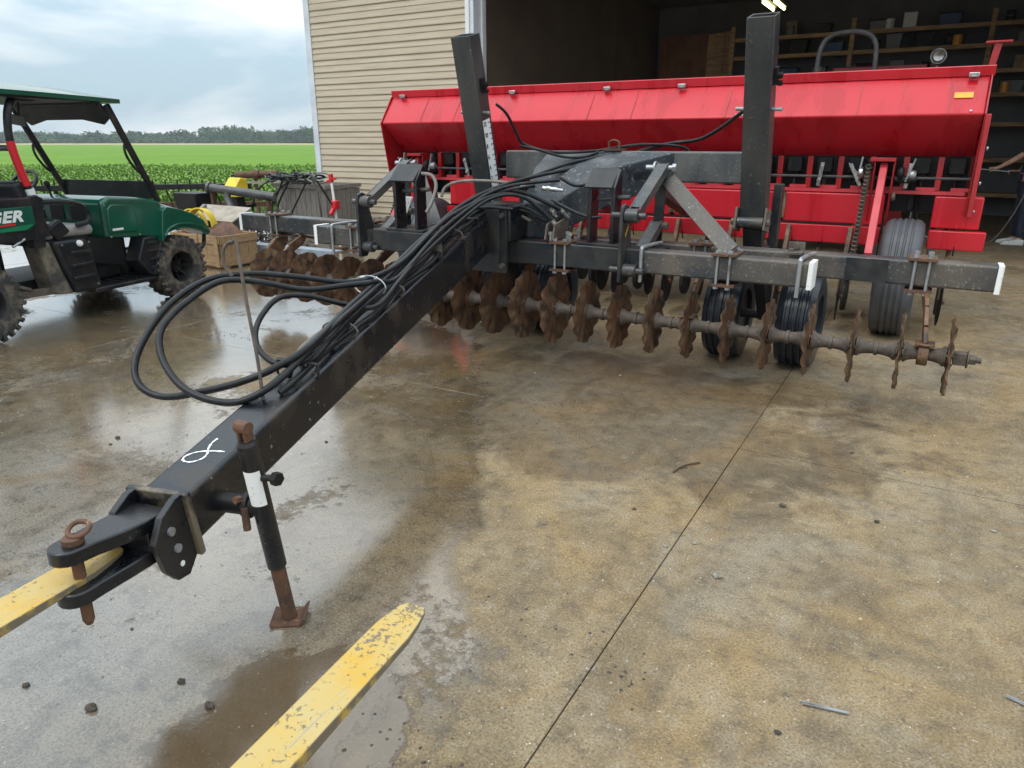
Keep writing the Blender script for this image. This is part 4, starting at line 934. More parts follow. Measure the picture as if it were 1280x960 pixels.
# one drive wheel station near each end: arm, chain, sprockets, tyre
def station(wx, tyre):
    g = thing('drive_station', None, None, (wx, 6.8, 0)); g.parent = D; g.location = Vector((wx, 6.8, 0)) - WL[D.name]
    b = MB(); b.bar((wx - .235, 6.88, 1.37), (wx - .215, 6.30, .70), .058, .05, (0, -1, 0)); b.build('lift_arm', 'pink', g, bevel=.006)
    for dx in (-.31, -.165):
        MB().prism([(6.84, 1.42), (7.02, 1.42), (7.02, 1.0), (6.90, .9), (6.86, 1.05)], 'x', wx + dx, wx + dx + .014).build('side_bracket', 'red2', g, bevel=.003)
    MB().span((wx - .34, 6.80, 1.395), (wx - .15, 6.99, 1.425)).build('top_bracket', 'red2', g, bevel=.004)
    # chain as separate links strung between two sprockets
    A, B = Vector((wx - .345, 6.86, 1.345)), Vector((wx - .335, 6.42, .60)); dd = B - A; L_ = dd.length; u_ = dd.normalized(); nn = Vector((1, 0, 0)).cross(u_).normalized()
    lk = MB(); lk.box((0, 0, 0), (.030, .009, .026)); lk.cyl((-.022, 0, .018), (.022, 0, .018), .006, n=6); lp = lk.build('chain_link', 'mudgrey', g); n = int(L_ / .036); k = 0
    q3 = Matrix((Vector((1, 0, 0)), nn, u_)).transposed().to_euler()
    for side in (-1, 1):
        for i in range(n):
            c = A + u_ * (i * .036 + .018) + nn * side * .05
            o = lp if k == 0 else dup(lp, g, c)
            o.location = c - WL[g.name]; o.rotation_euler = q3; k += 1
    for q, rr in ((A, .055), (B, .05)):
        b = MB(); n2 = 14; pr = []
        for i in range(n2 * 2):
            a = math.pi * i / n2; r2 = rr + (.010 if i % 2 else -.006); pr.append((q.y + r2 * math.cos(a), q.z + r2 * math.sin(a)))
        b.prism(pr, 'x', q.x - .006, q.x + .006); b.cyl((q.x - .03, q.y, q.z), (q.x + .03, q.y, q.z), .028, n=14); b.build('sprocket', 'blackmetal', g)
    for (dx, z, rr, w, m_) in ((-.10, 1.30, .055, .05, 'blackmetal'), (-.02, 1.29, .042, .06, 'galv'), (-.40, 1.30, .05, .05, 'chrome'), (-.06, 1.255, .03, .16, 'blackmetal'), (-.13, 1.115, .035, .03, 'mudgrey')):
        b = MB(); b.lathe([(0, -w / 2), (rr * .7, -w / 2), (rr, -w * .2), (rr, w * .2), (rr * .7, w / 2), (0, w / 2)], (wx + dx, 6.86, z), (1, 0, 0), 16, False); b.build('gear_hub', m_, g)
    b = MB(); b.bar((wx - .06, 6.84, 1.24), (wx - .01, 6.83, 1.42), .012, .03, (0, 1, 0)); b.bar((wx - .42, 6.84, 1.23), (wx - .40, 6.84, 1.43), .012, .03, (0, 1, 0)); b.bar((wx - .5, 6.84, 1.38), (wx - .40, 6.84, 1.27), .012, .02, (0, 1, 0)); b.build('shifter_bars', 'galv', g)
    # tyre with shallow circumferential grooves
    r, w = .478, .30; pr_ = [(r * .52, -w / 2 + .012), (r * .80, -w / 2), (r * .92, -w / 2 + .010), (r * .975, -w / 2 + .035), (r * .992, -w / 2 + .06)]
    for gx in (-.066, -.022, .022, .066): pr_ += [(r, gx - .011), (r - .010, gx - .005), (r - .010, gx + .005), (r, gx + .011)]
    pr_ += [(r * .992, w / 2 - .06), (r * .975, w / 2 - .035), (r * .92, w / 2 - .010), (r * .80, w / 2), (r * .52, w / 2 - .012)]
    MB().lathe(pr_, (wx, 6.72, r), (1, 0, 0), 44).build('tyre', tyre, g, smooth=38)
    MB().lathe([(.0, -.02), (.10, -.05), (r * .52, -.09), (r * .52, .09), (.10, .05), (0, .02)], (wx, 6.72, r), (1, 0, 0), 24, False).build('rim', 'red2', g)
    b = MB(); b.bar((wx + .0, 7.12, .99), (wx + .0, 7.16, 1.42), .05, .06, (0, 1, 0)); b.cyl((wx - .22, 6.72, r), (wx + .22, 6.72, r), .028, n=12); b.bar((wx - .2, 6.72, r), (wx - .2, 7.0, .92), .04, .08); b.bar((wx + .2, 6.72, r), (wx + .2, 7.0, .92), .03, .07); b.build('wheel_fork', 'blackmetal', g, bevel=.004)
station(-.172, 'tyre_grey'); station(-4.975, 'tyre_grey')

# double disc openers: blade, drop arm, press wheel, one for each row
b = MB(); b.lathe([(0, .012), (.05, .010), (.20, .003), (.202, 0), (.20, -.003), (.05, -.010), (0, -.012)], (0, 0, 0), (1, .06, 0), 28, False); blade = b.build('opener_blade', 'blackmetal', D)
b = MB(); b.bar((0, 0, .0), (0, .25, .55), .035, .07, (0, -1, 0)); b.hexnut((.018, 0, 0), .026, .02, (1, 0, 0)); arm = b.build('opener_arm', 'mudrust', D, bevel=.004)
b = MB(); b.lathe([(.0, -.012), (.12, -.02), (.15, -.018), (.155, 0), (.15, .018), (.12, .02), (.0, .012)], (0, 0, 0), (1, 0, 0), 24, False); pw = b.build('press_wheel', 'rubber', D)
b = MB(); b.tube([(0, 0, .07), (.0, -.012, .0), (.0, -.012, -.04), (0, .02, -.07)], .0055, 6, smooth=2); hk = b.build('bar_hook', 'blackmetal', D)
oc = [WL[o.name].copy() for o in (blade, arm, pw, hk)]
n = 0
for i in range(23):
    x = .17 - i * .25
    st = .0 if i % 2 else .22
    for ob, o_, c in zip((blade, arm, pw, hk), oc, ((x, 6.55 + st, .30), (x, 6.55 + st, .30), (x, 7.15 + st, .22), (x + .03, 6.845, .735))):
        c = o_ + Vector(c)
        if n == 0: ob.location = c - WL[D.name]
        else: dup(ob, D, c)
    n += 1
# ================================================================== UTILITY VEHICLE (local space: x right, y forward)
U = thing('utility_vehicle', 'muddy green and black utility vehicle with roof parked beside the field', 'utility vehicle', (-6.33, 2.72, 0), math.atan2(.29, 1.84), local=True)
def ubox(a, b_, name, m, par=U, **k): return MB().span(a, b_).build(name, m, par, **k)
# wheels with lugs
def tyre_mesh(r, w):
    b = MB(); b.lathe([(r * .50, -w / 2 + .02), (r * .72, -w / 2), (r * .90, -w / 2 + .012), (r * .945, -w / 2 + .05), (r * .95, 0), (r * .945, w / 2 - .05), (r * .90, w / 2 - .012), (r * .72, w / 2), (r * .50, w / 2 - .02)], (0, 0, 0), (1, 0, 0), 40)
    n = 26
    for i in range(n):
        for s, off in ((-1, 0), (1, .5), (0, .25)):
            a = 2 * math.pi * (i + off) / n; m4 = Matrix.Rotation(a, 4, 'X')
            c = m4 @ Vector((s * w * .30, 0, r * .965)); rot = (m4 @ Matrix.Rotation(R(18 * s), 4, 'Z')).to_3x3()
            b.box(c, (w * (.27 if s else .18), .030, .026), rot)
            if s: b.box(m4 @ Vector((s * w * .46, 0, r * .885)), (.022, .026, .060), m4.to_3x3())
    return b
tm = None
for i, (x, y) in enumerate(((-.13, 2.0), (-.13, -.02), (-1.32, 2.0), (-1.32, -.02))):
    g = thing('wheel', None, None, (x, y, .318)); g.parent = U; g.location = (x, y, .318); WL[g.name] = Vector((x, y, .318))
    if tm is None:
        t = tyre_mesh(.318, .25); t.v = [v + Vector((x, y, .318)) for v in t.v]; tm = t.build('tyre', 'muddytyre', g, smooth=35)
        rb = MB(); rb.lathe([(.0, .02), (.03, .03), (.06, .03), (.075, -.01), (.125, -.03), (.148, .05), (.165, .075), (.160, .085), (.14, .06), (.115, -.05), (.0, -.05)], (x, y, .318), (1, 0, 0), 28, False)
        for k in range(4):
            a = k * math.pi / 2 + .3; rb.hexnut((x + .03, y + .045 * math.cos(a), .318 + .045 * math.sin(a)), .009, .012, (1, 0, 0))
        for k in range(8):
            a = k * math.pi / 4; rb.bar((x - .005, y + .07 * math.cos(a), .318 + .07 * math.sin(a)), (x + .03, y + .14 * math.cos(a), .318 + .14 * math.sin(a)), .02, .02, (1, 0, 0))
        rm = rb.build('rim', 'blackmetal', g)
        tl, rl = tm.location.copy(), rm.location.copy()
    else:
        for src, l0 in ((tm, tl), (rm, rl)):
            c = src.copy(); col.objects.link(c); c.parent = g; c.location = l0
            if x < -.7: c.rotation_euler = (0, 0, math.pi)
            else: c.rotation_euler = (.4 * i, 0, 0)
# chassis and running gear
b = MB(); b.span((-1.12, -.75, .30), (-.33, 2.28, .40)); b.span((-1.0, .55, .22), (-.45, 1.15, .30)); b.build('chassis', 'blackmetal', U, bevel=.01)
b = MB()
for y in (2.0, -.02): b.cyl((-1.3, y, .318), (-.15, y, .318), .028); b.bar((-.25, y, .33), (-.5, y + .12, .60), .05, .05)
for y in (-.2, .3): b.cyl((-.30, y, .32), (-.36, y + .08, .72), .02)
b.build('running_gear', 'blackmetal', U)
b = MB(); b.span((-.95, -.45, .40), (-.40, .45, .70)); b.build('engine_block', 'blackmetal', U, bevel=.03)
b = MB(); b.cyl((-.16, .10, .50), (-.12, .42, .36), .018); b.bar((-.14, .05, .34), (-.14, .95, .30), .05, .06); b.bar((-.15, .06, .42), (-.15, .09, .62), .05, .012, (0, 1, 0)); b.build('side_rails', 'mudgrey', U)
b = MB(); b.cyl((-.07, .32, .735), (-.05, .42, .79), .012, n=8); b.build('tailgate_rod', 'galv', U)
# cargo box
b = MB(); b.span((-1.40, -1.15, .80), (-.05, .52, .835)); b.build('cargo_floor', 'bplastic', U, bevel=.004)
for x0, x1 in ((-.09, -.045), (-1.405, -1.36)): ubox((x0, -1.15, .77), (x1, .535, 1.115), 'cargo_side', 'bplastic', bevel=.012, seg=3)
b = MB(); b.span((-1.36, .48, .836), (-.09, .54, 1.115)); b.build('cargo_front', 'bplastic', U, bevel=.01); ubox((-1.36, -1.15, .836), (-.09, -1.10, 1.10), 'tailgate', 'bplastic', bevel=.01)
MB().prism([(-1.1, .855), (.46, .855), (.53, .90), (.53, 1.045), (-1.1, 1.045)], 'x', -.0435, -.036).build('side_decal_panel', 'green', U, bevel=.003)
MB().prism([(-.6, .862), (.44, .862), (.51, .895), (.50, .905), (.2, .885), (-.6, .872)], 'x', -.0345, -.0335).build('green_flash', 'greenhi', U)
ubox((-.0345, -.35, .905), (-.0338, .36, .921), 'red_flash', 'redtape')
text_mesh('RANGER', .120, 'lettering', 'white', U, frame4((-.0345, .425, .935), (0, 1, 0), (0, 0, 1)) @ Matrix.Diagonal((1.25, 1, 1, 1)), shear=.30, bold=.005, space=1.08, align='RIGHT')
# rear corner, seat base, side panels with ribs
MB().prism([(.50, .70), (.60, .70), (.66, 1.10), (.60, 1.13), (.52, 1.12)], 'x', -.16, -.06).build('rear_pillar_cover', 'bplastic', U, bevel=.01)
sp = MB(); sp.add([(-.055, .66, .735), (-.055, .98, .735), (-.035, 1.06, .27), (-.035, .80, .255), (-.16, .56, .735), (-.16, .56, .30)], [(0, 3, 2, 1), (0, 4, 5, 3)])
sp = MB(); sp.prism([(.66, .735), (.98, .735), (1.02, .62), (1.065, .27), (.80, .26), (.72, .50)], 'x', -.30, -.05); side = sp.build('side_panel', 'bplastic', U, bevel=.03, seg=3)
for z in (.60, .49, .38): MB().span((-.052, .80 - (z - .6) * -.1, z), (-.036, 1.0, z + .035)).build('rib', 'bplastic', side, bevel=.008, seg=2)
MB().prism([(.55, .72), (.66, .735), (.72, .50), (.80, .26), (.62, .28)], 'x', -.30, -.10).build('mud_guard', pm('mud_caked_plastic', (.17, .14, .10), .85, 0, (.05, .047, .043), 9, .42, .62, bump=.6), U, bevel=.012)
b = MB(); b.lathe([(0, .022), (.022, .018), (.03, 0)], (-.047, .90, .695), (1, 0, .2), 16, False); b.build('fuel_cap', 'white', U)
ubox((-1.36, .55, .70), (-.12, 1.05, .745), 'seat_base', 'blackmetal', bevel=.01)
b = MB(); b.span((-1.34, .62, .747), (-.10, 1.12, .845)); b.build('seat_cushion', 'seat', U, bevel=.045, seg=4)
b = MB(); b.bar((-.72, .60, .86), (-.72, .50, 1.24), 1.22, .10, (0, 1, 0)); b.build('seat_back', 'bplastic', U, bevel=.035, seg=4)
b = MB(); b.bar((-.13, .70, .78), (-.11, .82, .86), .10, .13); b.build('buckle_pod', 'blackmetal', U, bevel=.015)
# hip guard hoop
b = MB(); b.tube([(-.09, .58, 1.06), (-.075, .72, 1.065), (-.07, .90, 1.05), (-.07, 1.02, 1.0), (-.07, 1.06, .93), (-.07, 1.03, .865), (-.08, .93, .85)], .021, 10, smooth=5); b.build('hip_guard', 'bplastic', U)
b = MB(); b.tube([(-1.36, .58, 1.06), (-1.375, .72, 1.065), (-1.38, .90, 1.05), (-1.38, 1.02, 1.0), (-1.38, 1.06, .93), (-1.38, 1.03, .865), (-1.37, .93, .85)], .021, 10, smooth=5); b.build('hip_guard', 'bplastic', U)
# floor, footwell
ubox((-1.38, .98, .235), (-.045, 1.86, .275), 'floor_pan', 'bplastic', bevel=.01)
b = MB()
for y in (1.08, 1.18, 1.28, 1.38, 1.48): b.tube([(-.9, y, .285), (-.6, y + .03, .31), (-.3, y + .02, .285), (-.1, y, .28)], .012, 6)
b.build('floor_cables', 'hose', U)
MB().prism([(1.62, .29), (1.84, .29), (1.90, .40), (1.74, .66), (1.60, .66), (1.50, .45)], 'x', -.24, -.055).build('footwell_panel', 'bplastic', U, bevel=.015)
for z in (.35, .43, .51, .59): ubox((-.057, 1.63, z), (-.040, 1.80 - (z - .35) * .25, z + .03), 'footwell_rib', 'bplastic', bevel=.007)
ubox((-1.36, 1.50, .29), (-.25, 1.54, .95), 'firewall', 'blackmetal')
# green dash and door-top cowl, hood and front fenders
cowl = MB().prism([(1.20, .70), (1.60, .665), (1.78, .62), (1.86, .66), (1.90, .80), (1.90, .985), (1.70, 1.035), (1.30, 1.075), (1.19, 1.03)], 'x', -1.38, -.07).build('dash_cowl', 'green', U, bevel=.04, seg=4)
MB().prism([(1.24, .745), (1.54, .73), (1.57, .78), (1.55, .96), (1.50, .985), (1.30, 1.0), (1.25, .96)], 'x', -.078, -.058).build('side_recess', 'green', cowl, bevel=.012, seg=3)
ubox((-.0575, 1.27, .762), (-.0565, 1.39, .782), 'maker_plate', 'white', cowl)
hood = MB()
secs = [(1.86, -.20, .995, .62), (2.05, -.19, .955, .66), (2.25, -.20, .89, .70), (2.40, -.25, .82, .68), (2.50, -.33, .73, .62)]
P = []; F = []
for (y, xr_, zt, zb) in secs:
    xl_ = -1.45 - xr_; w_ = xr_ - xl_
    P += [(xr_ + .0, y, zb), (xr_ + .0, y, zt - .07), (xr_ - .06, y, zt - .01), (xr_ - .2, y, zt + .012), (xl_ + .2, y, zt + .012), (xl_ + .06, y, zt - .01), (xl_, y, zt - .07), (xl_, y, zb)]
for i in range(len(secs) - 1):
    for j in range(7): F.append((i * 8 + j, i * 8 + j + 1, (i + 1) * 8 + j + 1, (i + 1) * 8 + j))
F += [tuple(range(8)), tuple(reversed(range(32, 40)))]
hood.add(P, F); hd_ = hood.build('hood', 'green', U, bevel=.02, seg=3, smooth=50)
for s in (1, -1):
    fb = MB(); arc = []; n = 10
    x0, x1 = (-.26, -.015) if s > 0 else (-1.435, -1.19)
    top = [(1.80, .70), (1.84, .90), (1.90, .935), (2.05, .90), (2.22, .845), (2.36, .765), (2.43, .665), (2.44, .62)]
    arch = [(2.40, .60), (2.30, .655), (2.15, .70), (2.0, .71), (1.88, .68), (1.81, .62), (1.79, .60)]
    fb.prism(top + arch, 'x', x0, x1); f_ = fb.build('front_fender', 'green', U, bevel=.035, seg=4)
    b = MB(); b.tube([(x1 + .004 if s > 0 else x0 - .004, y, z) for y, z in ((2.42, .635), (2.32, .70), (2.15, .745), (2.0, .752), (1.88, .715), (1.82, .65))], .012, 8); b.build('arch_lip', 'green', f_)
    b = MB(); b.prism([(1.78, .60), (1.84, .645), (1.70, .30), (1.64, .30)], 'x', x0 + .02, x1 - .02); b.build('splash_guard', 'bplastic', U, bevel=.004)
ubox((-.40, 2.44, .665), (-.26, 2.515, .735), 'headlight', 'chrome', bevel=.015); ubox((-1.19, 2.44, .665), (-1.05, 2.515, .735), 'headlight', 'chrome', bevel=.015)
b = MB(); b.tube([(-.30, 2.3, .40), (-.28, 2.52, .42), (-.28, 2.60, .50), (-.28, 2.60, .66), (-.4, 2.62, .70), (-1.05, 2.62, .70), (-1.17, 2.60, .66), (-1.17, 2.60, .50), (-1.17, 2.52, .42), (-1.15, 2.3, .40)], .022, 10, smooth=3); b.build('front_bumper', 'bplastic', U)
# low windscreen strip across the cowl
b = MB(); b.bar((-1.37, 1.86, 1.095), (-.09, 1.86, 1.095), .012, .17, (0, -.12, 1)); b.build('wind_deflector', 'bplastic', U, bevel=.003)
# roll cage
def cage(s):
    x = -.115 if s > 0 else -1.335
    k = 1 if s > 0 else -1
    b = MB(); b.bar((x, 1.48, 1.87), (x + .0, 1.90, .98), .045, .055, (0, 1, .4)); b.build('front_pillar', 'bplastic', U, bevel=.012)
    b = MB(); b.tube([(x, 1.635, 1.56), (x, 1.60, 1.50), (x, 1.62, 1.40), (x, 1.71, 1.28), (x, 1.76, 1.27)], .012, 8, smooth=4); b.build('grab_handle', 'bplastic', U)
    b = MB(); b.tube([(x, .66, .78), (x, .62, 1.05), (x, .56, 1.30), (x, .52, 1.56), (x, .54, 1.74), (x - .03 * k, .60, 1.84), (x - .10 * k, .70, 1.885), (x - .16 * k, .9, 1.90)], .030, 12, smooth=5); rp = b.build('rear_pillar', 'bplastic', U)
    b = MB(); b.tube([(x, .584, 1.205), (x, .56, 1.30), (x, .53, 1.45), (x, .519, 1.555)], .0325, 12, smooth=4); b.build('red_tape_wrap', 'redtape', rp)
    b = MB(); b.tube([(x, .645, 1.0), (x, .62, 1.06), (x, .592, 1.18)], .036, 12, smooth=4); b.build('white_sleeve', 'white', rp)
cage(1); cage(-1)
b = MB(); b.tube([(-.115, .54, 1.50), (-1.335, .54, 1.50)], .024, 10, smooth=1); b.build('cage_crossbar', 'mesh', U)
b = MB(); b.bar((-1.22, .50, 1.60), (-.95, .50, 1.60), .08, .20); b.build('headrest', 'seat', U, bevel=.03, seg=3)
b = MB(); b.tube([(-.2, 1.46, 1.88), (-1.25, 1.46, 1.88)], .024, 8, smooth=1); b.build('cage_crossbar', 'bplastic', U)
# roof: crowned shell with drip edge
rf = MB(); ny, nx = 9, 9; P = []; F = []
for layer in (0, 1):
    for i in range(ny):
        y = -.28 + 1.86 * i / (ny - 1)
        for j in range(nx):
            t = j / (nx - 1); x = -1.40 + 1.35 * t; e = 1 - (2 * t - 1) ** 4; ey = 1 - abs(2 * i / (ny - 1) - 1) ** 3
            P.append((x, y, 1.925 + ((.022 + .085 * e * (.25 + .75 * ey)) if layer else -.014) - .03 * (i / (ny - 1)) ** 2))
for layer in (0, 1):
    for i in range(ny - 1):
        for j in range(nx - 1): o_ = layer * ny * nx; F.append((o_ + i * nx + j, o_ + i * nx + j + 1, o_ + (i + 1) * nx + j + 1, o_ + (i + 1) * nx + j))
def edge(a, b_): F.append((a, b_, b_ + ny * nx, a + ny * nx))
for j in range(nx - 1): edge(j, j + 1); edge((ny - 1) * nx + j, (ny - 1) * nx + j + 1)
for i in range(ny - 1): edge(i * nx, (i + 1) * nx); edge(i * nx + nx - 1, (i + 1) * nx + nx - 1)
rf.add(P, F); rf.build('roof', 'green', U, smooth=50)
b = MB(); b.span((-1.385, -.26, 1.885), (-.065, 1.52, 1.912)); b.build('headliner', 'bplastic', U, bevel=.01)
b = MB(); b.add([(-1.30, 1.44, 1.88), (-.15, 1.44, 1.88), (-.15, 1.52, 1.76), (-.25, 1.53, 1.70), (-.5, 1.53, 1.745), (-1.0, 1.53, 1.745), (-1.2, 1.53, 1.70), (-1.30, 1.52, 1.76)], [tuple(range(8))]); b2 = MB(); b2.v = b.v + [v + Vector((0, .02, .0)) for v in b.v]; b2.f = [tuple(range(8)), tuple(reversed(range(8, 16)))] + [(i, i + 8, (i + 1) % 8 + 8, (i + 1) % 8) for i in range(8)]; b2.build('visor_panel', 'bplastic', U)
b = MB(); b.box((-.70, 1.05, 1.73), (.18, .012, .09), Matrix.Rotation(R(8), 3, 'Y')); b.build('mirror', 'greysteel', U, bevel=.006); MB().cyl((-.70, 1.06, 1.76), (-.70, 1.08, 1.89), .008).build('mirror_stem', 'bplastic', U)
# steering wheel and shifter
b = MB(); b.lathe([(.152, -.012), (.176, -.012), (.180, 0), (.176, .012), (.152, .012)], (-1.02, 1.18, 1.16), (0, -.75, .66), 28)
for a in (0.3, 2.4, 4.5):
    ex, ey = Vector((1, 0, 0)), Vector((0, .66, .75)); c = Vector((-1.02, 1.18, 1.16)); b.bar(c, c + (ex * math.cos(a) + ey * math.sin(a)) * .155, .02, .014, (0, -.75, .66))
b.cyl((-1.02, 1.18, 1.16), (-1.02, 1.40, .97), .022); b.build('steering_wheel', 'bplastic', U)
b = MB(); b.cyl((-.78, 1.28, 1.03), (-.77, 1.25, 1.16), .01); b.lathe([(0, .04), (.022, .03), (.028, .005), (.015, -.02)], (-.77, 1.248, 1.165), (0, -.2, 1), 12, False); b.build('shift_lever', 'bplastic', U)
# panel gaps, hood latch and bolts
ubox((-.068, 1.175, .70), (-.060, 1.183, 1.03), 'panel_gap', 'blackmetal'); ubox((-1.30, 1.886, .985), (-.13, 1.896, 1.002), 'panel_gap', 'blackmetal')
for y, z in ((1.24, .71), (1.56, .70), (1.22, 1.0), (.98, .70), (.72, .70), (1.0, .32)): MB().hexnut((-.056 if y > 1.1 else -.034, y, z), .009, .006, (1, 0, 0)).build('bolt', 'galv', U)
b = MB(); b.tube([(-.10, .62, .98), (-.16, .68, .93), (-.22, .74, .87), (-.25, .80, .855)], .012, 6); b.build('seat_belt', 'blackmetal', U)
for i in range(3): ubox((-.98 + i * .26, 1.185, .86), (-.80 + i * .26, 1.196, .99), 'dash_pocket', 'blackmetal', bevel=.01)
# ================================================================== HOSES ON THE CART
HOSES = [
    ('A', [(-2.478, 4.611, 1.254), (-2.616, 4.311, 1.207), (-2.586, 3.689, 1.105), (-2.407, 3.013, 0.950), (-2.327, 2.688, 0.922), (-2.371, 2.507, 0.916), (-2.477, 2.359, 0.952), (-2.606, 2.196, 0.984), (-2.686, 2.023, 0.983), (-2.692, 1.848, 0.929), (-2.671, 1.700, 0.839), (-2.630, 1.580, 0.728), (-2.561, 1.540, 0.651), (-2.455, 1.563, 0.617), (-2.320, 1.626, 0.641), (-2.177, 1.700, 0.683), (-2.083, 1.798, 0.731), (-2.059, 1.970, 0.785), (-2.192, 2.330, 0.846), (-2.387, 2.886, 0.928), (-2.594, 3.528, 1.043), (-2.681, 4.208, 1.210), (-2.532, 4.497, 1.215), (-2.293, 4.654, 1.093)]),
    ('B', [(-2.305, 4.555, 1.029), (-2.473, 4.451, 1.182), (-2.621, 4.236, 1.195), (-2.533, 3.568, 1.057), (-2.311, 2.854, 0.898), (-2.295, 2.648, 0.904), (-2.332, 2.464, 0.911), (-2.422, 2.299, 0.912), (-2.550, 2.144, 0.962), (-2.618, 2.010, 0.977), (-2.615, 1.841, 0.925), (-2.586, 1.710, 0.868), (-2.544, 1.639, 0.814), (-2.464, 1.594, 0.740), (-2.346, 1.574, 0.672), (-2.224, 1.593, 0.637), (-2.108, 1.636, 0.638), (-2.039, 1.731, 0.684), (-2.053, 1.893, 0.740), (-2.118, 2.172, 0.816), (-2.269, 2.616, 0.880), (-2.494, 3.234, 0.981), (-2.659, 3.930, 1.152), (-2.620, 4.538, 1.276), (-2.256, 5.101, 1.392), (-1.865, 5.563, 1.527), (-1.564, 5.574, 1.578), (-1.226, 5.403, 1.771)]),
    ('Cc', [(-2.476, 4.288, 1.113), (-2.606, 3.992, 1.130), (-2.483, 3.373, 0.988), (-2.274, 2.807, 0.888), (-2.186, 2.512, 0.819), (-2.253, 2.372, 0.850), (-2.340, 2.241, 0.901), (-2.382, 2.120, 0.912), (-2.371, 2.007, 0.862), (-2.327, 1.921, 0.801), (-2.239, 1.865, 0.752), (-2.139, 1.860, 0.719), (-2.064, 1.932, 0.728), (-2.135, 2.211, 0.781), (-2.285, 2.663, 0.863), (-2.523, 3.349, 0.983), (-2.641, 3.997, 1.128), (-2.655, 4.430, 1.225), (-2.437, 4.930, 1.377), (-2.259, 5.178, 1.436), (-2.050, 5.375, 1.475)]),
    ('Dd', [(-2.350, 4.543, 1.066), (-2.499, 4.440, 1.192), (-2.609, 4.196, 1.177), (-2.509, 3.574, 1.034), (-2.328, 2.909, 0.900), (-2.226, 2.532, 0.830), (-2.160, 2.264, 0.791), (-2.070, 2.020, 0.738), (-2.069, 1.949, 0.716)]),
    ('E', [(-2.276, 4.610, 1.297), (-2.559, 4.432, 1.261), (-2.634, 4.133, 1.191), (-2.547, 3.629, 1.065), (-2.379, 3.045, 0.927), (-2.268, 2.673, 0.863), (-2.170, 2.329, 0.812), (-2.100, 2.100, 0.765), (-2.091, 1.942, 0.731), (-2.112, 1.852, 0.722), (-2.106, 1.842, 0.751)]),
    ('F', [(-2.893, 4.777, 1.810), (-2.843, 4.841, 1.746), (-2.812, 4.931, 1.618), (-2.781, 5.000, 1.533), (-2.586, 5.090, 1.475), (-2.323, 5.244, 1.481), (-2.014, 5.441, 1.527), (-1.747, 5.590, 1.515), (-1.677, 5.615, 1.475)]),
    ('G', [(-2.806, 4.982, 1.521), (-2.675, 5.022, 1.492), (-2.483, 5.088, 1.441), (-2.351, 5.163, 1.441), (-2.263, 5.228, 1.475)]),
    ('Hh', [(-3.421, 4.546, 1.319), (-3.337, 4.564, 1.303), (-3.286, 4.540, 1.229), (-3.281, 4.476, 1.122), (-3.298, 4.423, 1.043)]),
    ('I', [(-3.309, 4.641, 1.146), (-3.294, 4.677, 1.216), (-3.175, 4.702, 1.260), (-2.989, 4.752, 1.268), (-2.750, 4.763, 1.256), (-2.551, 4.747, 1.234)]),
    ('J', [(-2.294, 4.646, 1.312), (-2.174, 4.655, 1.261), (-2.034, 4.678, 1.285), (-1.902, 4.711, 1.313)]),
    ('K', [(-2.328, 4.594, 1.162), (-2.185, 4.586, 1.103), (-2.034, 4.563, 1.063), (-1.940, 4.579, 1.066)]),
]
for nm, pts in HOSES:
    b = MB(); rad = {'F': .011, 'G': .010, 'Hh': .014, 'I': .012, 'J': .012, 'K': .011}.get(nm, .0140 if nm in 'AB' else .0122)
    b.tube(pts, rad, 10, smooth=7); b.build('hydraulic_hose', 'hosegrey' if nm in ('Hh', 'I') else 'hose', cart, smooth=60)
def ferrule(p, q, r=.017):
    p, q = Vector(p), Vector(q); d = q - p
    b = MB(); b.cyl(p, q, r, n=12); b.cyl(p + d * .3, p + d * .5, r * 1.25, n=6); b.cyl(q, q + d * .35, r * .7, n=10); b.build('hose_fitting', 'chrome', cart)
ferrule((-2.294, 4.656, 1.093), (-2.262, 4.70, 1.045)); ferrule((-2.309, 4.562, 1.028), (-2.286, 4.585, .975)); ferrule((-2.36, 4.64, 1.10), (-2.335, 4.66, 1.055))
ferrule((-2.44, 4.66, 1.235), (-2.34, 4.70, 1.225), .016); ferrule((-2.60, 4.52, 1.245), (-2.52, 4.57, 1.25), .016)
ferrule((-2.323, 2.681, 0.909), (-2.381, 2.517, 0.906), .019)
b = MB(); b.tube([(-2.323 + .10 * math.cos(a * .35), 2.633, .882 + .05 * math.sin(a * .35)) for a in range(18)], .004, 6, closed=True, smooth=1); b.build('wire_tie', 'galv', cart)
b = MB(); b.span((-2.25, 5.28, 1.486), (-2.11, 5.42, 1.50)); b.tube([(-2.22, 5.33, 1.50), (-2.22, 5.33, 1.545), (-2.18, 5.33, 1.56), (-2.14, 5.33, 1.545), (-2.14, 5.33, 1.50)], .008, 8, smooth=3); b.build('lift_eye', 'rust', cart)

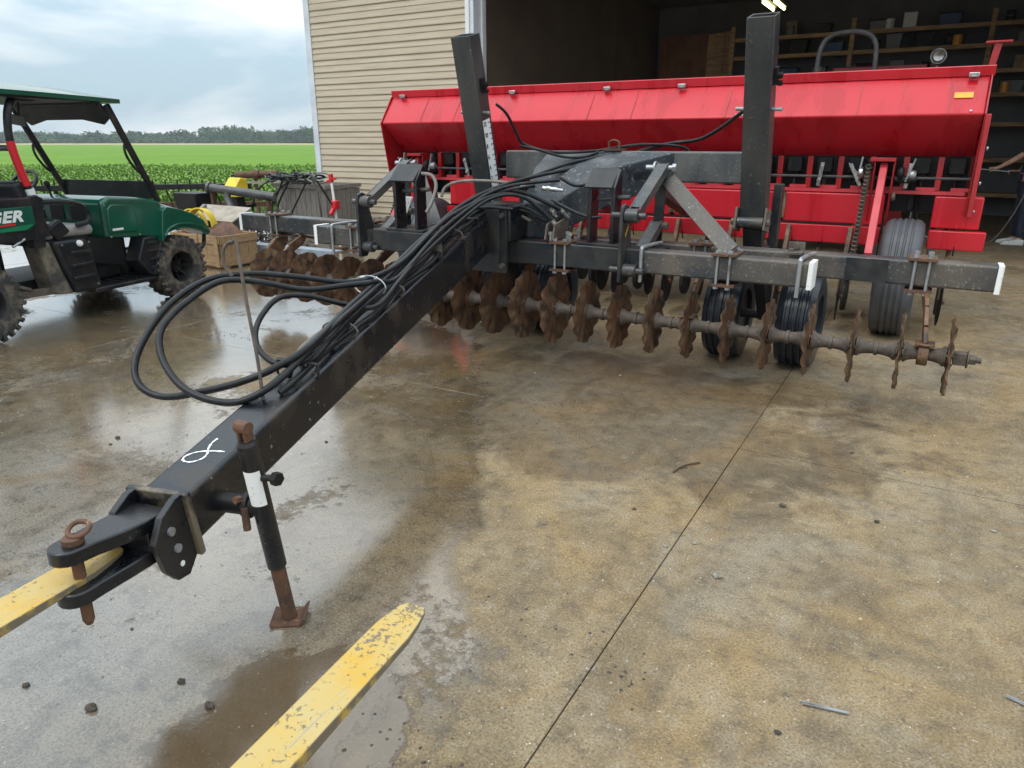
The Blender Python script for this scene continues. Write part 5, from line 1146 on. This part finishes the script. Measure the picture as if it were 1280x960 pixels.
# the rest of the bundle lies loosely along the tongue top
for k, (o_, dz, t0, t1, mm) in enumerate(((.055, .018, .22, 1.0, 'hose'), (-.02, .040, .26, .98, 'hose'), (.03, .047, .35, 1.0, 'hose'), (-.058, .016, .30, .97, 'hosegrey'))):
    rr_ = random.Random(40 + k); pts = [tp(t0 - .03, o_ * .5, .012)]
    for i in range(8):
        t = t0 + (t1 - t0) * i / 7; pts.append(tp(t, o_ + rr_.uniform(-.022, .022), dz + rr_.uniform(-.004, .014)))
    e = tp(1.0, o_, dz); pts += [e + Vector((.08, .10, .03)), e + Vector((.22, .22, .02)), e + Vector((.36, .28, -.05))]
    MB().tube(pts, .0125, 10, smooth=6).build('hydraulic_hose', mm, cart, smooth=60)
for t, sx in ((.36, .0), (.52, .01), (.83, 0)):
    pts = [tp(t, sx + .085 * math.cos(a), .028 + .042 * math.sin(a)) for a in [i * math.pi / 8 for i in range(16)]]
    MB().tube(pts, .0045, 6, closed=True, smooth=1).build('hose_tie', 'hosegrey', cart)
for p, q in ((tp(.60, .03, .05), tp(.575, .03, .05)), (tp(.78, -.02, .042), tp(.755, -.02, .042)), (tp(.47, .055, .02), tp(.45, .055, .02))): ferrule(p, q, .0175)
# ================================================================== PALLET FORKS
def fork(cx, tip_y, w, slope, label, z=.443):
    o = thing('pallet_fork', label, 'fork', (cx, .2, z - .04), group='loader pallet forks')
    ys = [(-.45, w / 2, .045), (.35, w / 2, .043), (tip_y - .45, w / 2, .030), (tip_y - .11, w / 2, .019), (tip_y - .06, w / 2 * .88, .015), (tip_y - .015, w / 2 * .70, .011), (tip_y, w / 2 * .50, .008)]
    n = len(ys); P = []
    for (y, hw, th) in ys:
        c = cx + slope * (y - .8)
        P += [(c - hw, y, z), (c + hw, y, z), (c + hw, y, z - th), (c - hw, y, z - th)]
    F = [(0, 1, 2, 3), tuple(4 * (n - 1) + k for k in (3, 2, 1, 0))]
    top = []
    for i in range(n - 1):
        a, c = 4 * i, 4 * i + 4
        F += [(a, a + 1, c + 1, c), (a + 1, a + 2, c + 2, c + 1), (a + 2, a + 3, c + 3, c + 2), (a + 3, a, c, c + 3)]
    bl = MB(); bl.add(P, F); blade = bl.build('blade', 'yellow', o, bevel=.003, smooth=20)
    me = blade.data; me.materials.append(M['yellowedge'])
    for p in me.polygons:
        if p.normal.z < .5: p.material_index = 1
    c = cx + slope * (-.45 - .8)
    MB().span((c - w / 2, -.50, z - .045), (c + w / 2, -.452, z + .75)).build('shank', 'yellow', o, bevel=.004)
    for hz in (.12, .68): MB().span((c - w / 2, -.56, z + hz), (c + w / 2, -.501, z + hz + .05)).build('hook', 'blackmetal', o, bevel=.004)
fork(-.934, 1.196, .104, -.09, 'worn yellow pallet fork lying free over the concrete in front of the jack')
fork(-1.865, .985, .121, -.13, 'worn yellow pallet fork with its tip between the hitch clevis jaws')

# ================================================================== SCRAP BEHIND THE VEHICLE
cr = thing('wooden_crate', 'slatted pale wooden crate on the yard beside the muddy front wheel', 'crate', (-8.2, 6.3, 0))
cw0, cw1, cy0, cy1, ch = -8.72, -7.76, 6.03, 6.62, .42
for z0, z1 in ((.03, .13), (.31, .41)):
    for y in (cy0 - .014, cy1): MB().span((cw0, y, z0), (cw1, y + .013, z1)).build('rail', 'crate', cr, bevel=.002, smooth=0)
    for x in (cw0 - .014, cw1 + .001): MB().span((x, cy0 + .001, z0), (x + .013, cy1 - .001, z1)).build('rail', 'crate', cr, bevel=.002, smooth=0)
n = 7
for i in range(n):
    a = cw0 + (cw1 - cw0) * i / n + .004; c = cw0 + (cw1 - cw0) * (i + 1) / n - .004
    for y in (cy0 + .001, cy1 - .014): MB().span((a, y, .015), (c, y + .012, ch - random.uniform(0, .012))).build('slat', 'crate', cr, smooth=0)
for i in range(4):
    a = cy0 + .016 + (cy1 - cy0 - .032) * i / 4 + .004; c = cy0 + .016 + (cy1 - cy0 - .032) * (i + 1) / 4 - .004
    for x in (cw0 + .001, cw1 - .013): MB().span((x, a, .015), (x + .012, c, ch - random.uniform(0, .012))).build('slat', 'crate', cr, smooth=0)
for x in (cw0 + .02, -8.24, cw1 - .10): MB().span((x, cy0 - .029, .02), (x + .08, cy0 - .0145, ch)).build('cleat', 'crate', cr, bevel=.002, smooth=0)
MB().span((cw0 + .01, cy0 + .015, .02), (cw1 - .02, cy1 - .016, .034)).build('floor_board', 'crate', cr)
for y in (cy0 + .03, cy1 - .12): MB().span((cw0, y, 0), (cw1, y + .09, .0145)).build('skid', 'crate', cr)
def shell(c, r, ln, rot, lab, tilt=0):
    P = []; n = 14
    for s in (0, 1):
        for rr in (r, r - .012):
            for i in range(n + 1):
                a = R(8) + R(164) * i / n; P.append((rr * math.cos(a), s * ln, rr * math.sin(a) * 1.45))
    F = []; k = n + 1
    for i in range(n):
        F += [(i, i + 1, 2 * k + i + 1, 2 * k + i), (k + i, 3 * k + i, 3 * k + i + 1, k + i + 1), (i, k + i, k + i + 1, i + 1), (2 * k + i, 2 * k + i + 1, 3 * k + i + 1, 3 * k + i)]
    for i in (0, n): F.append((i, k + i, 3 * k + i, 2 * k + i))
    b = MB(); b.add(P, F); b.xf(Matrix.Translation(c) @ Matrix.Rotation(R(rot), 4, 'Z') @ Matrix.Rotation(R(tilt), 4, 'X')); o = thing('wheel_guard', lab, 'guard', c, group='yellow curved guards in the crate')
    b.build('shell', 'yellowp', o, smooth=40)
    b = MB(); b.add([(x * 1.0, .0, z) for x, z in ((-r * .8, .05), (-r * .7, .05), (-r * .7, .11), (-r * .8, .11))] + [(x, -.006, z) for x, z in ((-r * .8, .05), (-r * .7, .05), (-r * .7, .11), (-r * .8, .11))], [(0, 1, 2, 3), (7, 6, 5, 4), (0, 4, 5, 1), (1, 5, 6, 2), (2, 6, 7, 3), (3, 7, 4, 0)]); b.xf(Matrix.Translation(c) @ Matrix.Rotation(R(rot), 4, 'Z')); b.build('mount_tab', 'yellowp', o)
shell((-8.40, 6.22, .44), .20, .16, 24, 'bright yellow curved guard standing nearest the crate corner', -8); shell((-8.66, 6.30, .44), .18, .16, 30, 'bright yellow curved guard half hidden behind the vehicle hood', -8)
o = thing('rusty_plate', 'rust brown domed plate sticking out of the wooden crate', 'plate', (-8.05, 6.3, .2))
b = MB(); b.lathe([(0, .03), (.10, .025), (.19, .01), (.25, -.02), (.25, -.028), (.19, .002), (.10, .017), (0, .022)], (-8.06, 6.30, .34), (.35, -.8, .55), 28, False); b.build('dish', 'rust', o); b = MB(); b.lathe([(0, .05), (.03, .048), (.045, .03)], (-8.06, 6.30, .34), (.35, -.8, .55), 14, False); b.build('hub', 'rust', o)
o = thing('pale_sheet', 'pale weathered sheet lying tilted on the scrap behind the crate', 'sheet', (-8.8, 6.9, .4))
b = MB(); A, B_, C_ = Vector((-9.25, 7.05, .68)), Vector((-8.42, 7.15, .66)), Vector((-8.36, 6.74, .50)); D_ = A + C_ - B_; nn = (B_ - A).cross(C_ - B_).normalized() * .018
b.add([A, B_, C_, D_, A + nn, B_ + nn, C_ + nn, D_ + nn], [(0, 1, 2, 3), (7, 6, 5, 4), (0, 4, 5, 1), (1, 5, 6, 2), (2, 6, 7, 3), (3, 7, 4, 0)]); b.build('panel', 'tan', o)
b = MB(); b.bar(A - nn + Vector((.1, -.1, -.02)), D_ - nn + Vector((.1, .05, 0)), .06, .04); b.bar((-8.9, 6.95, 0), (-8.9, 6.95, .58), .06, .06, (0, 1, 0)); b.bar((-8.55, 7.0, 0), (-8.55, 7.0, .56), .06, .06, (0, 1, 0)); b.bar((-9.15, 6.8, 0), (-9.15, 6.8, .53), .06, .06, (0, 1, 0)); b.build('batten', 'oldwood', o)
# dark elbowed pipe on legs
o = thing('auger_pipe', 'dark grey elbowed pipe lying across the scrap pile', 'pipe', (-9.0, 7.4, 0))
b = MB(); b.cyl((-9.40, 7.22, .905), (-8.45, 7.62, .775), .062, n=18); b.build('main_pipe', 'mesh', o, smooth=50)
b = MB(); b.lathe([(.064, 0), (.085, 0), (.085, .04), (.064, .04)], (-9.40, 7.22, .905), (.9, .38, -.12), 18); b.build('flange', 'mesh', o)
b = MB(); b.tube([(-9.12, 7.33, .86), (-9.11, 7.32, .76), (-9.05, 7.30, .66), (-8.98, 7.28, .58)], .05, 12); b.build('elbow', 'mesh', o); b = MB(); b.bar((-9.35, 7.25, .85), (-9.45, 7.35, 0), .05, .05, (0, 1, 0)); b.bar((-8.55, 7.58, .74), (-8.5, 7.62, 0), .05, .05, (0, 1, 0)); b.build('leg', 'rust', o)
# long spiked rail implement
o = thing('spike_rail', 'long dark implement rail with upright tines at the edge of the field', 'farm implement', (-11.2, 8.2, 0))
b = MB(); b.bar((-13.2, 6.75, .80), (-10.05, 8.58, .84), .07, .09); b.build('rail', 'blackmetal', o, bevel=.006)
b = MB(); b.bar((-13.0, 7.25, .50), (-10.1, 8.95, .52), .07, .08); b.build('lower_rail', 'rust', o, bevel=.006)
tn = None
for i in range(17):
    c = Vector((-13.1 + i * .18, 6.81 + i * .1045, .74)); b = MB(); b.tube([c + Vector((0, 0, .20)), c + Vector((.0, 0, .02)), c + Vector((.02, .06, -.2)), c + Vector((.06, .02, -.42))], .012, 6); b.build('tine', 'blackmetal', o)
for x, y in ((-12.9, 6.9), (-11.6, 7.66), (-10.2, 8.47)):
    b = MB(); b.bar((x, y, 0), (x, y, .76), .05, .05, (0, 1, 0)); b.bar((x, y, .5), (x - .1, y + .42, .5), .05, .05); b.build('stand', 'blackmetal', o)
o = thing('black_hopper', 'small black bin body standing behind the yellow guards', 'bin', (-9.9, 7.2, 0)); b = MB(); b.bar((-9.75, 7.25, .30), (-9.75, 7.25, .82), .38, .30, (0, 1, 0), .52, .40); b.build('body', 'blackmetal', o, bevel=.01); b = MB(); b.bar((-9.75, 7.25, 0), (-9.75, 7.25, .299), .30, .25, (0, 1, 0)); b.build('stand', 'rust', o)
# weathered board bin with hoses heaped on it
o = thing('board_bin', 'weathered grey board bin beside the building corner', 'bin', (-9.2, 9.0, 0))
bx0, bx1, by0, by1 = -9.85, -8.70, 8.93, 9.75
n = 10
for i in range(n):
    a = bx0 + (bx1 - bx0) * i / n; c = bx0 + (bx1 - bx0) * (i + 1) / n - .008
    for y in (by0, by1): MB().span((a, y, .02), (c, y + .022, .80 + random.uniform(-.01, .01))).build('board', 'oldwood', o, smooth=0)
for i in range(7):
    a = by0 + .03 + (by1 - by0 - .03) * i / 7; c = by0 + .03 + (by1 - by0 - .03) * (i + 1) / 7 - .008
    for x in (bx0, bx1 - .022): MB().span((x, a, .02), (x + .022, c, .80 + random.uniform(-.01, .01))).build('board', 'oldwood', o, smooth=0)
MB().span((bx0 - .03, by0 - .03, .81), (bx1 + .03, by0 + .03, .87)).build('top_rail', 'oldwood', o, smooth=0); MB().span((bx0 - .03, by1 - .03, .81), (bx1 + .03, by1 + .03, .87)).build('top_rail', 'oldwood', o, smooth=0)
MB().span((bx1 - .03, by0 + .031, .81), (bx1 + .03, by1 - .031, .87)).build('top_rail', 'oldwood', o, smooth=0); MB().span((bx0 - .03, by0 + .031, .81), (bx0 + .03, by1 - .031, .87)).build('top_rail', 'oldwood', o, smooth=0)
MB().span((bx0 + .03, by0 + .03, .70), (bx1 - .03, by1 - .03, .73)).build('lid_board', 'oldwood', o, smooth=0)
o = thing('hose_heap', 'tangle of dark hoses heaped over the grey board bin', 'hoses', (-9.4, 8.95, .87)); rh = random.Random(21)
for k in range(13):
    cx, cy = rh.uniform(-9.75, -9.1), rh.uniform(8.9, 9.2); pts = []; ph = rh.uniform(0, 6)
    for i in range(9):
        a = ph + i * .75; pts.append((cx + rh.uniform(.16, .42) * math.cos(a), cy + rh.uniform(.12, .3) * math.sin(a), .89 + rh.uniform(0, .16)))
    if k % 3 == 0: pts += [(pts[-1][0] - .2, 8.80, .80), (pts[-1][0] - .35, 8.72, .45), (pts[-1][0] - .15, 8.70, .12)]
    if k % 4 == 1: pts += [(-9.0, 8.86, .95), (-8.8, 8.82, .85), (-8.72, 8.80, .5), (-8.7, 8.8, .2)]
    MB().tube(pts, rh.choice([.011, .014, .017]), 7, smooth=5).build('hose', rh.choice(['hose', 'hose', 'hosegrey']), o)
# red farm jack standing by the wall
o = thing('farm_jack', 'red and white upright farm jack standing in front of the siding', 'jack', (-7.75, 8.1, 0))
b = MB(); b.bar((-7.68, 8.1, .05), (-7.76, 8.1, 1.06), .035, .02, (0, 1, 0)); b.build('rack_bar', 'white', o)
b = MB(); b.span((-7.755, 8.04, .60), (-7.655, 8.14, .72)); b.bar((-7.72, 8.06, .60), (-7.72, 8.0, .52), .05, .06); b.build('runner', 'redtape', o, bevel=.01)
b = MB(); b.bar((-7.755, 8.1, .98), (-7.76, 8.1, 1.1), .05, .05, (0, 1, 0)); b.bar((-7.85, 8.1, .99), (-7.66, 8.1, 1.04), .03, .03); b.build('top_clamp', 'redtape', o, bevel=.006); MB().span((-7.78, 8.02, 0), (-7.58, 8.18, .05)).build('base', 'rust', o, bevel=.01); b = MB(); b.bar((-7.72, 8.05, .66), (-7.95, 8.0, 1.0), .025, .025); b.build('handle', 'blackmetal', o)
# rusty roller on a yellowish frame, yellow block
o = thing('rusty_roller', 'rusty roller on a low frame at the edge of the crop', 'roller', (-10.8, 9.4, 0))
b = MB(); d_ = Vector((.86, .5, .04)).normalized(); a_ = Vector((-11.15, 9.19, .965)); b.cyl(a_, a_ + d_ * .78, .062, n=18); b.cyl(a_ + d_ * .34, a_ + d_ * .44, .085, n=18); b.build('drum', 'rust', o); MB().cyl(a_ - d_ * .08, a_ + d_ * .9, .02).build('shaft', 'blackmetal', o)
for t in (-.05, .36, .84): q = a_ + d_ * t; MB().bar((q.x, q.y, 0), (q.x, q.y, .93), .05, .04, (0, 1, 0)).build('leg', 'rust', o)
q0, q1 = a_ + Vector((0, 0, -.14)), a_ + d_ * .84 + Vector((0, 0, -.14)); MB().bar(q0 + Vector((0, -.03, 0)), q1 + Vector((0, -.03, 0)), .03, .05).build('frame_rail', 'tan', o)
o = thing('yellow_box', 'small yellow metal box on the scrap in front of the field', 'box', (-9.85, 8.1, 0)); b = MB(); b.prism([(8.0, .70), (8.25, .70), (8.25, .98), (8.12, 1.0), (8.0, .86)], 'x', -10.02, -9.74); b.build('cover', 'yellowp', o, bevel=.01); b = MB(); b.bar((-9.88, 8.12, 0), (-9.88, 8.12, .699), .18, .16, (0, 1, 0)); b.build('stand', 'blackmetal', o)
o = thing('steel_beam', 'blue grey steel channel lying on blocks behind the left discs', 'beam', (-7.7, 7.0, 0)); b = MB(); 
for z0, z1, y0, y1 in ((.085, .10, 6.72, 6.90), (.10, .21, 6.72, 6.735), (.21, .225, 6.72, 6.90)): b.span((-8.75, y0, z0), (-6.5, y1, z1))
b.build('channel', 'bluegrey', o)
for x in (-8.55, -6.8): MB().span((x, 6.70, 0), (x + .12, 6.95, .084)).build('block', 'oldwood', o, bevel=.004)
# tangle of small scrap, too fine to count
b = MB(); rs = random.Random(9)
for k in range(420):
    p = Vector((rs.gauss(-8.55, .33), rs.gauss(7.45, .22), 0)); hmax = .62 * math.exp(-((p.x + 8.55) ** 2) / .35); p.z = rs.uniform(.01, max(.05, hmax)); d = Vector((rs.gauss(0, 1), rs.gauss(0, 1), rs.gauss(0, .6))).normalized() * rs.uniform(.05, .16); b.bar(p, p + d, rs.uniform(.008, .03), rs.uniform(.006, .02))
tag(b.build('scrap_tangle', pm('mixed_muddy_scrap', (.13, .11, .085), .75, 0, (.035, .032, .03), 14, .42, .6, (.4, .36, .3), 30, .6, .7), smooth=0), 'heap of small tangled muddy scrap metal behind the crate', 'scrap', kind='stuff')
# weeds at the yard edge and by the building corner
wm = pm('weed_leaf', (.035, .075, .018), .6, 0, (.065, .12, .025), 2, .4, .6)
def weed(c, n, h, s, lab, name='weed_bush'):
    o = thing(name, lab, 'plant', c); r_ = random.Random(int(abs(c[0]) * 100)); st_ = MB(); lf = MB()
    for k in range(n):
        a = r_.uniform(0, 6.28); rr = s * r_.random() ** .6; top = Vector((c[0] + math.cos(a) * rr, c[1] + math.sin(a) * rr, h * r_.uniform(.5, 1))); base = Vector((c[0] + math.cos(a) * rr * .3, c[1] + math.sin(a) * rr * .3, 0)); st_.bar(base, top, .008, .008)
        for q in range(9):
            p = base.lerp(top, r_.uniform(.3, 1.05)); d = Vector((r_.gauss(0, 1), r_.gauss(0, 1), r_.gauss(.2, .7))).normalized(); e = d.orthogonal().normalized() * r_.uniform(.02, .04); ln = r_.uniform(.06, .13); lf.add([p, p + d * ln * .5 + e, p + d * ln, p + d * ln * .5 - e], [(0, 1, 2, 3)])
    st_.build('stems', 'twig', o); lf.build('leaves', wm, o, smooth=0)
weed((-11.3, 10.9, 0), 60, 1.05, .45, 'dark leafy weed clump growing at the building corner')
b = MB(); gr = random.Random(4)
for k in range(9000):
    f = gr.uniform(12.8, 19.5); r_ = gr.uniform(-.80, -.12) * f; x, y, _ = cpt(r_, f)
    if x > -13.0 and y > -8: 
        if x > -12.2: continue
    hgt = gr.uniform(.06, .22); a = gr.uniform(0, 6.28); dx, dy = math.cos(a) * .012, math.sin(a) * .012; lx, ly = gr.gauss(0, .05), gr.gauss(0, .05)
    b.add([(x - dx, y - dy, -.06), (x + dx, y + dy, -.06), (x + lx, y + ly, hgt)], [(0, 1, 2)])
tag(b.build('yard_edge_grass', pm('grass_blade', (.07, .15, .02), .6, 0, (.12, .20, .03), .7, .4, .6), smooth=0), 'rough grass strip between the yard and the crop', 'grass', kind='stuff')
# ================================================================== PERSON AT THE DOORWAY
P_ = thing('person', 'person in navy shirt and dark jeans holding a washer wand inside the shop doorway', 'person', (1.22, 13.9, 0))
def skin(name, pts, edges, m, root=0, sub=2):
    me = bpy.data.meshes.new(name); vs_ = [Vector(p[0]) for p in pts]; c = Vector((1.22, 13.9, 0))
    me.from_pydata([tuple(v - c) for v in vs_], edges, []); me.materials.append(M[m])
    o = bpy.data.objects.new(name, me); col.objects.link(o); o.parent = P_
    sk = o.modifiers.new('skin', 'SKIN'); sk.use_smooth_shade = True
    for i, p in enumerate(pts):
        r = p[1]; me.skin_vertices[0].data[i].radius = (r, r) if not isinstance(r, tuple) else r
        me.skin_vertices[0].data[i].use_root = (i == root)
    s = o.modifiers.new('sub', 'SUBSURF'); s.levels = sub; s.render_levels = sub
    WL[o.name] = c
    return o
X, Y = 1.22, 13.9
body = [((X, Y, .98), .12), ((X, Y, 1.2), .125), ((X - .01, Y, 1.40), .13), ((X - .03, Y, 1.52), .055), ((X - .05, Y, 1.60), .052), ((X - .08, Y, 1.68), .088), ((X - .075, Y, 1.78), .075),
        ((X, Y - .17, 1.45), .055), ((X - .12, Y - .22, 1.40), .046), ((X - .30, Y - .18, 1.26), .040), ((X - .44, Y - .10, 1.165), .028), ((X - .50, Y - .07, 1.14), .034),
        ((X, Y + .17, 1.45), .055), ((X - .05, Y + .21, 1.26), .046), ((X - .12, Y + .10, 1.12), .036), ((X - .19, Y - .02, 1.10), .028), ((X - .245, Y - .05, 1.10), .034),
        ((X, Y - .09, .90), .085), ((X + .01, Y - .11, .50), .058), ((X + .03, Y - .12, .09), .042), ((X - .08, Y - .13, .05), .038),
        ((X, Y + .09, .90), .085), ((X - .04, Y + .11, .50), .058), ((X - .02, Y + .12, .09), .042), ((X - .13, Y + .13, .05), .038)]
ed = [(0, 1), (1, 2), (2, 3), (3, 4), (4, 5), (5, 6), (2, 7), (7, 8), (8, 9), (9, 10), (10, 11), (2, 12), (12, 13), (13, 14), (14, 15), (15, 16), (0, 17), (17, 18), (18, 19), (19, 20), (0, 21), (21, 22), (22, 23), (23, 24)]
# fingers closed round the wand, thumb from the side of each palm
for base, off in ((11, Vector((X - .50, Y - .07, 1.14))), (16, Vector((X - .245, Y - .05, 1.10)))):
    for k in range(4):
        a = off + Vector((-.03 + .004 * k, -.005, .026 - k * .017)); i = len(body)
        body += [(tuple(a), .010), (tuple(a + Vector((-.03 + .004 * k, -.02, -.006))), .009), (tuple(a + Vector((-.022, -.045, -.010))), .008)]; ed += [(base, i), (i, i + 1), (i + 1, i + 2)]
    a = off + Vector((.0, -.032, .018)); i = len(body); body += [(tuple(a), .011), (tuple(a + Vector((-.03, -.022, .006))), .009)]; ed += [(base, i), (i, i + 1)]
skin('body', body, ed, 'skin')
skin('shirt', [((X, Y, .93), .15), ((X, Y, 1.15), .145), ((X - .01, Y, 1.38), .15), ((X - .025, Y, 1.50), .085), ((X, Y - .17, 1.455), .075), ((X - .11, Y - .22, 1.405), .064), ((X - .17, Y - .215, 1.36), .060), ((X, Y + .17, 1.455), .075), ((X - .03, Y + .21, 1.33), .064)], [(0, 1), (1, 2), (2, 3), (2, 4), (4, 5), (5, 6), (2, 7), (7, 8)], 'navy')
skin('jeans', [((X, Y, .96), .135), ((X, Y - .09, .88), .105), ((X + .01, Y - .11, .50), .078), ((X + .03, Y - .12, .10), .072), ((X, Y + .09, .88), .105), ((X - .04, Y + .11, .50), .078), ((X - .02, Y + .12, .10), .072)], [(0, 1), (1, 2), (2, 3), (0, 4), (4, 5), (5, 6)], 'denim')
for sy, dx in ((-.12, .03), (.12, -.02)):
    b = MB(); b.prism([(X + dx - .24, .0), (X + dx + .07, .0), (X + dx + .07, .09), (X + dx - .02, .10), (X + dx - .12, .075), (X + dx - .23, .05)], 'y', Y + sy - .048, Y + sy + .048); b.build('shoe', 'white', P_, bevel=.018, seg=3)
b = MB(); b.lathe([(0, .13), (.05, .115), (.09, .06), (.105, 0), (.10, -.05)], (X - .07, Y, 1.745), (.15, 0, 1), 20, False); b.build('hair', 'hair', P_, smooth=60)
for sy in (-.032, .032):
    b = MB(); b.lathe([(0, .010), (.008, .007), (.012, 0)], (X - .158, Y + sy, 1.705), (-1, 0, 0), 10, False); b.build('eye', 'white', P_)
b = MB(); b.prism([(X - .155, 1.70), (X - .19, 1.655), (X - .155, 1.65)], 'y', Y - .014, Y + .014); b.build('nose', 'skin', P_, bevel=.006, seg=2); b = MB(); b.span((X - .165, Y - .025, 1.625), (X - .150, Y + .025, 1.632)); b.build('mouth', 'redtape', P_)
for sy in (-.092, .092): b = MB(); b.lathe([(0, .008), (.02, .006), (.026, 0)], (X - .07, Y + sy, 1.68), (0, math.copysign(1, sy), 0), 12, False); b.build('ear', 'skin', P_)
o = thing('washer_wand', 'thin washer wand with trailing hose held by the person', 'wand', (X - .4, Y - .1, 1.1))
b = MB(); b.cyl((X - .85, Y - .20, 1.16), (X - .15, Y - .075, 1.095), .010, n=10); b.build('lance', 'galv', o); b = MB(); b.bar((X - .28, Y - .10, 1.095), (X - .14, Y - .07, 1.09), .03, .04); b.build('grip', 'blackmetal', o, bevel=.006)
b = MB(); b.tube([(X - .15, Y - .075, 1.09), (X - .06, Y - .12, 1.05), (X - .03, Y - .2, .85), (X - .12, Y - .25, .5), (X - .28, Y - .3, .15), (X - .45, Y - .4, .02), (X - .9, Y - .6, .015), (X - 1.6, Y - .5, .015)], .011, 8, smooth=6); b.build('hose', 'hosegrey', o)

# ================================================================== LOOSE BITS ON THE CONCRETE
def rock(x, y, r, m, lab, fl=.55, seed=0):
    rs = random.Random(seed); b = MB(); n, k = 9, 5; P = []; F = []
    for i in range(k + 1):
        th = math.pi * i / k
        for j in range(n):
            a = 2 * math.pi * j / n; q = r * rs.uniform(.72, 1.15); P.append((x + q * math.sin(th) * math.cos(a), y + q * math.sin(th) * math.sin(a) * .8, r * fl * .8 + q * fl * math.cos(th)))
    for i in range(k):
        for j in range(n): F.append((i * n + j, i * n + (j + 1) % n, (i + 1) * n + (j + 1) % n, (i + 1) * n + j))
    b.add(P, F); return tag(b.build('stone_chip' if m == 'stone' else 'mud_clod', m, smooth=25), lab, 'stone' if m == 'stone' else 'clod')
rock(-0.477, 2.370, 0.019, 'stone', 'pale stone chip lying alone right of the long joint', 0.50, 0)
rock(-0.714, 2.477, 0.010, 'stone', 'small pale stone chip sitting right on the long joint', 0.50, 1)
rock(-0.620, 2.559, 0.012, 'stone', 'flat pale chip just right of the long joint', 0.50, 2)
rock(-3.691, 2.041, 0.016, 'darkstone', 'dark mud clod on wet concrete left of the tongue', 0.50, 3)
rock(-1.866, 0.811, 0.020, 'darkstone', 'flat dark clod in the wet near the bottom left corner', 0.50, 4)
rock(-1.739, 1.010, 0.014, 'darkstone', 'round dark clod below the fork held in the clevis', 0.50, 5)
rock(-2.100, 1.086, 0.007, 'darkstone', 'tiny dark clod below the lower clevis jaw', 0.50, 6)
rock(-1.581, 0.986, 0.018, 'darkstone', 'flat dark clod left of the free yellow fork', 0.50, 7)
rock(-2.654, 2.576, 0.010, 'darkstone', 'dark clod right of the jack label', 0.50, 8)
rock(-0.369, 3.067, 0.016, 'darkstone', 'dark clod right of the long joint beyond the pale chip', 0.50, 9)
rock(-0.934, 2.707, 0.011, 'darkstone', 'dark clod left of the long joint under the machine', 0.50, 10)
rock(-0.138, 1.708, 0.012, 'darkstone', 'dark clod at the lower right below the metal sliver', 0.50, 11)
rock(0.009, 3.122, 0.013, 'darkstone', 'dark clod on the dry concrete at the right', 0.50, 12)
rock(-3.641, 1.969, 0.010, 'darkstone', 'small dark clod beside the clod left of the tongue', 0.50, 13)
rock(-2.128, 0.766, 0.013, 'darkstone', 'dark clod at the left edge below the fork', 0.50, 14)
rock(-1.704, 4.461, 0.012, 'stone', 'pale chip under the coulter discs', 0.50, 15)
rock(-2.248, 4.210, 0.013, 'stone', 'pale chip under the middle discs', 0.50, 16)
rock(0.440, 3.279, 0.011, 'stone', 'small pale chip near the right edge', 0.50, 17)
rock(-0.160, 3.847, 0.010, 'darkstone', 'small dark clod under the right end of the gang', 0.50, 18)
b = MB(); b.bar((-0.096, 1.855, .006), (0.024, 1.878, .007), .008, .004); b.bar((-0.106, 1.855, .010), (0.024, 1.882, .006), .004, .003); tag(b.build('metal_sliver', 'galv', smooth=0), 'thin bent metal sliver on the concrete at lower right', 'sliver')
b = MB(); b.tube([(-0.898, 3.148, 0.008), (-0.887, 3.218, 0.008), (-0.856, 3.278, 0.008), (-0.816, 3.323, 0.008)], .004, 6); b.tube([(-0.887, 3.218, 0.008), (-0.857, 3.238, 0.008)], .003, 5, smooth=1); tag(b.build('twig', 'twig'), 'short curved dark twig beside the long joint', 'twig')
b = MB(); b.bar((0.420, 2.185, .005), (0.470, 2.170, .005), .010, .004); b.bar((0.420, 2.185, .0085), (0.470, 2.170, .0085), .004, .003); tag(b.build('metal_sliver', 'galv', smooth=0), 'thin pale metal strip at the right edge of the concrete', 'sliver')
b = MB(); gq = random.Random(12)
for k in range(5200):
    x, y = gq.uniform(-4.5, 2.2), .4 + 6.2 * gq.random() ** 1.3; r = gq.uniform(.0012, .0034) * (1.9 if gq.random() < .06 else 1)
    v = [(x + r * math.cos(a) * gq.uniform(.7, 1.2), y + r * math.sin(a) * gq.uniform(.7, 1.2), .001) for a in (0, 1.6, 3.2, 4.7)] + [(x + gq.uniform(-.3, .3) * r, y, r * 1.1)]
    b.add(v, [(0, 1, 4), (1, 2, 4), (2, 3, 4), (3, 0, 4)])
tag(b.build('grit', 'stone', smooth=0), 'fine pale grit scattered over the concrete', 'grit', kind='stuff')
b = MB(); gq = random.Random(31)
for cl in range(46):
    cx, cy = (gq.uniform(-6.0, -2.4), gq.uniform(1.6, 4.6)) if cl % 2 else (gq.uniform(-4.5, 1.6), gq.uniform(.8, 4.8))
    for k in range(gq.randint(4, 26)):
        x, y = cx + gq.gauss(0, .14), cy + gq.gauss(0, .07); r = gq.uniform(.002, .007)
        v = [(x + r * math.cos(a) * gq.uniform(.7, 1.3), y + r * math.sin(a) * gq.uniform(.7, 1.3), .0012) for a in (0, 1.2, 2.6, 3.8, 5.1)] + [(x + gq.uniform(-.3, .3) * r, y, r * .8)]
        b.add(v, [(i, (i + 1) % 5, 5) for i in range(5)])
tag(b.build('mud_crumbs', 'darkstone', smooth=0), 'small dark mud crumbs scattered over the concrete', 'mud', kind='stuff')
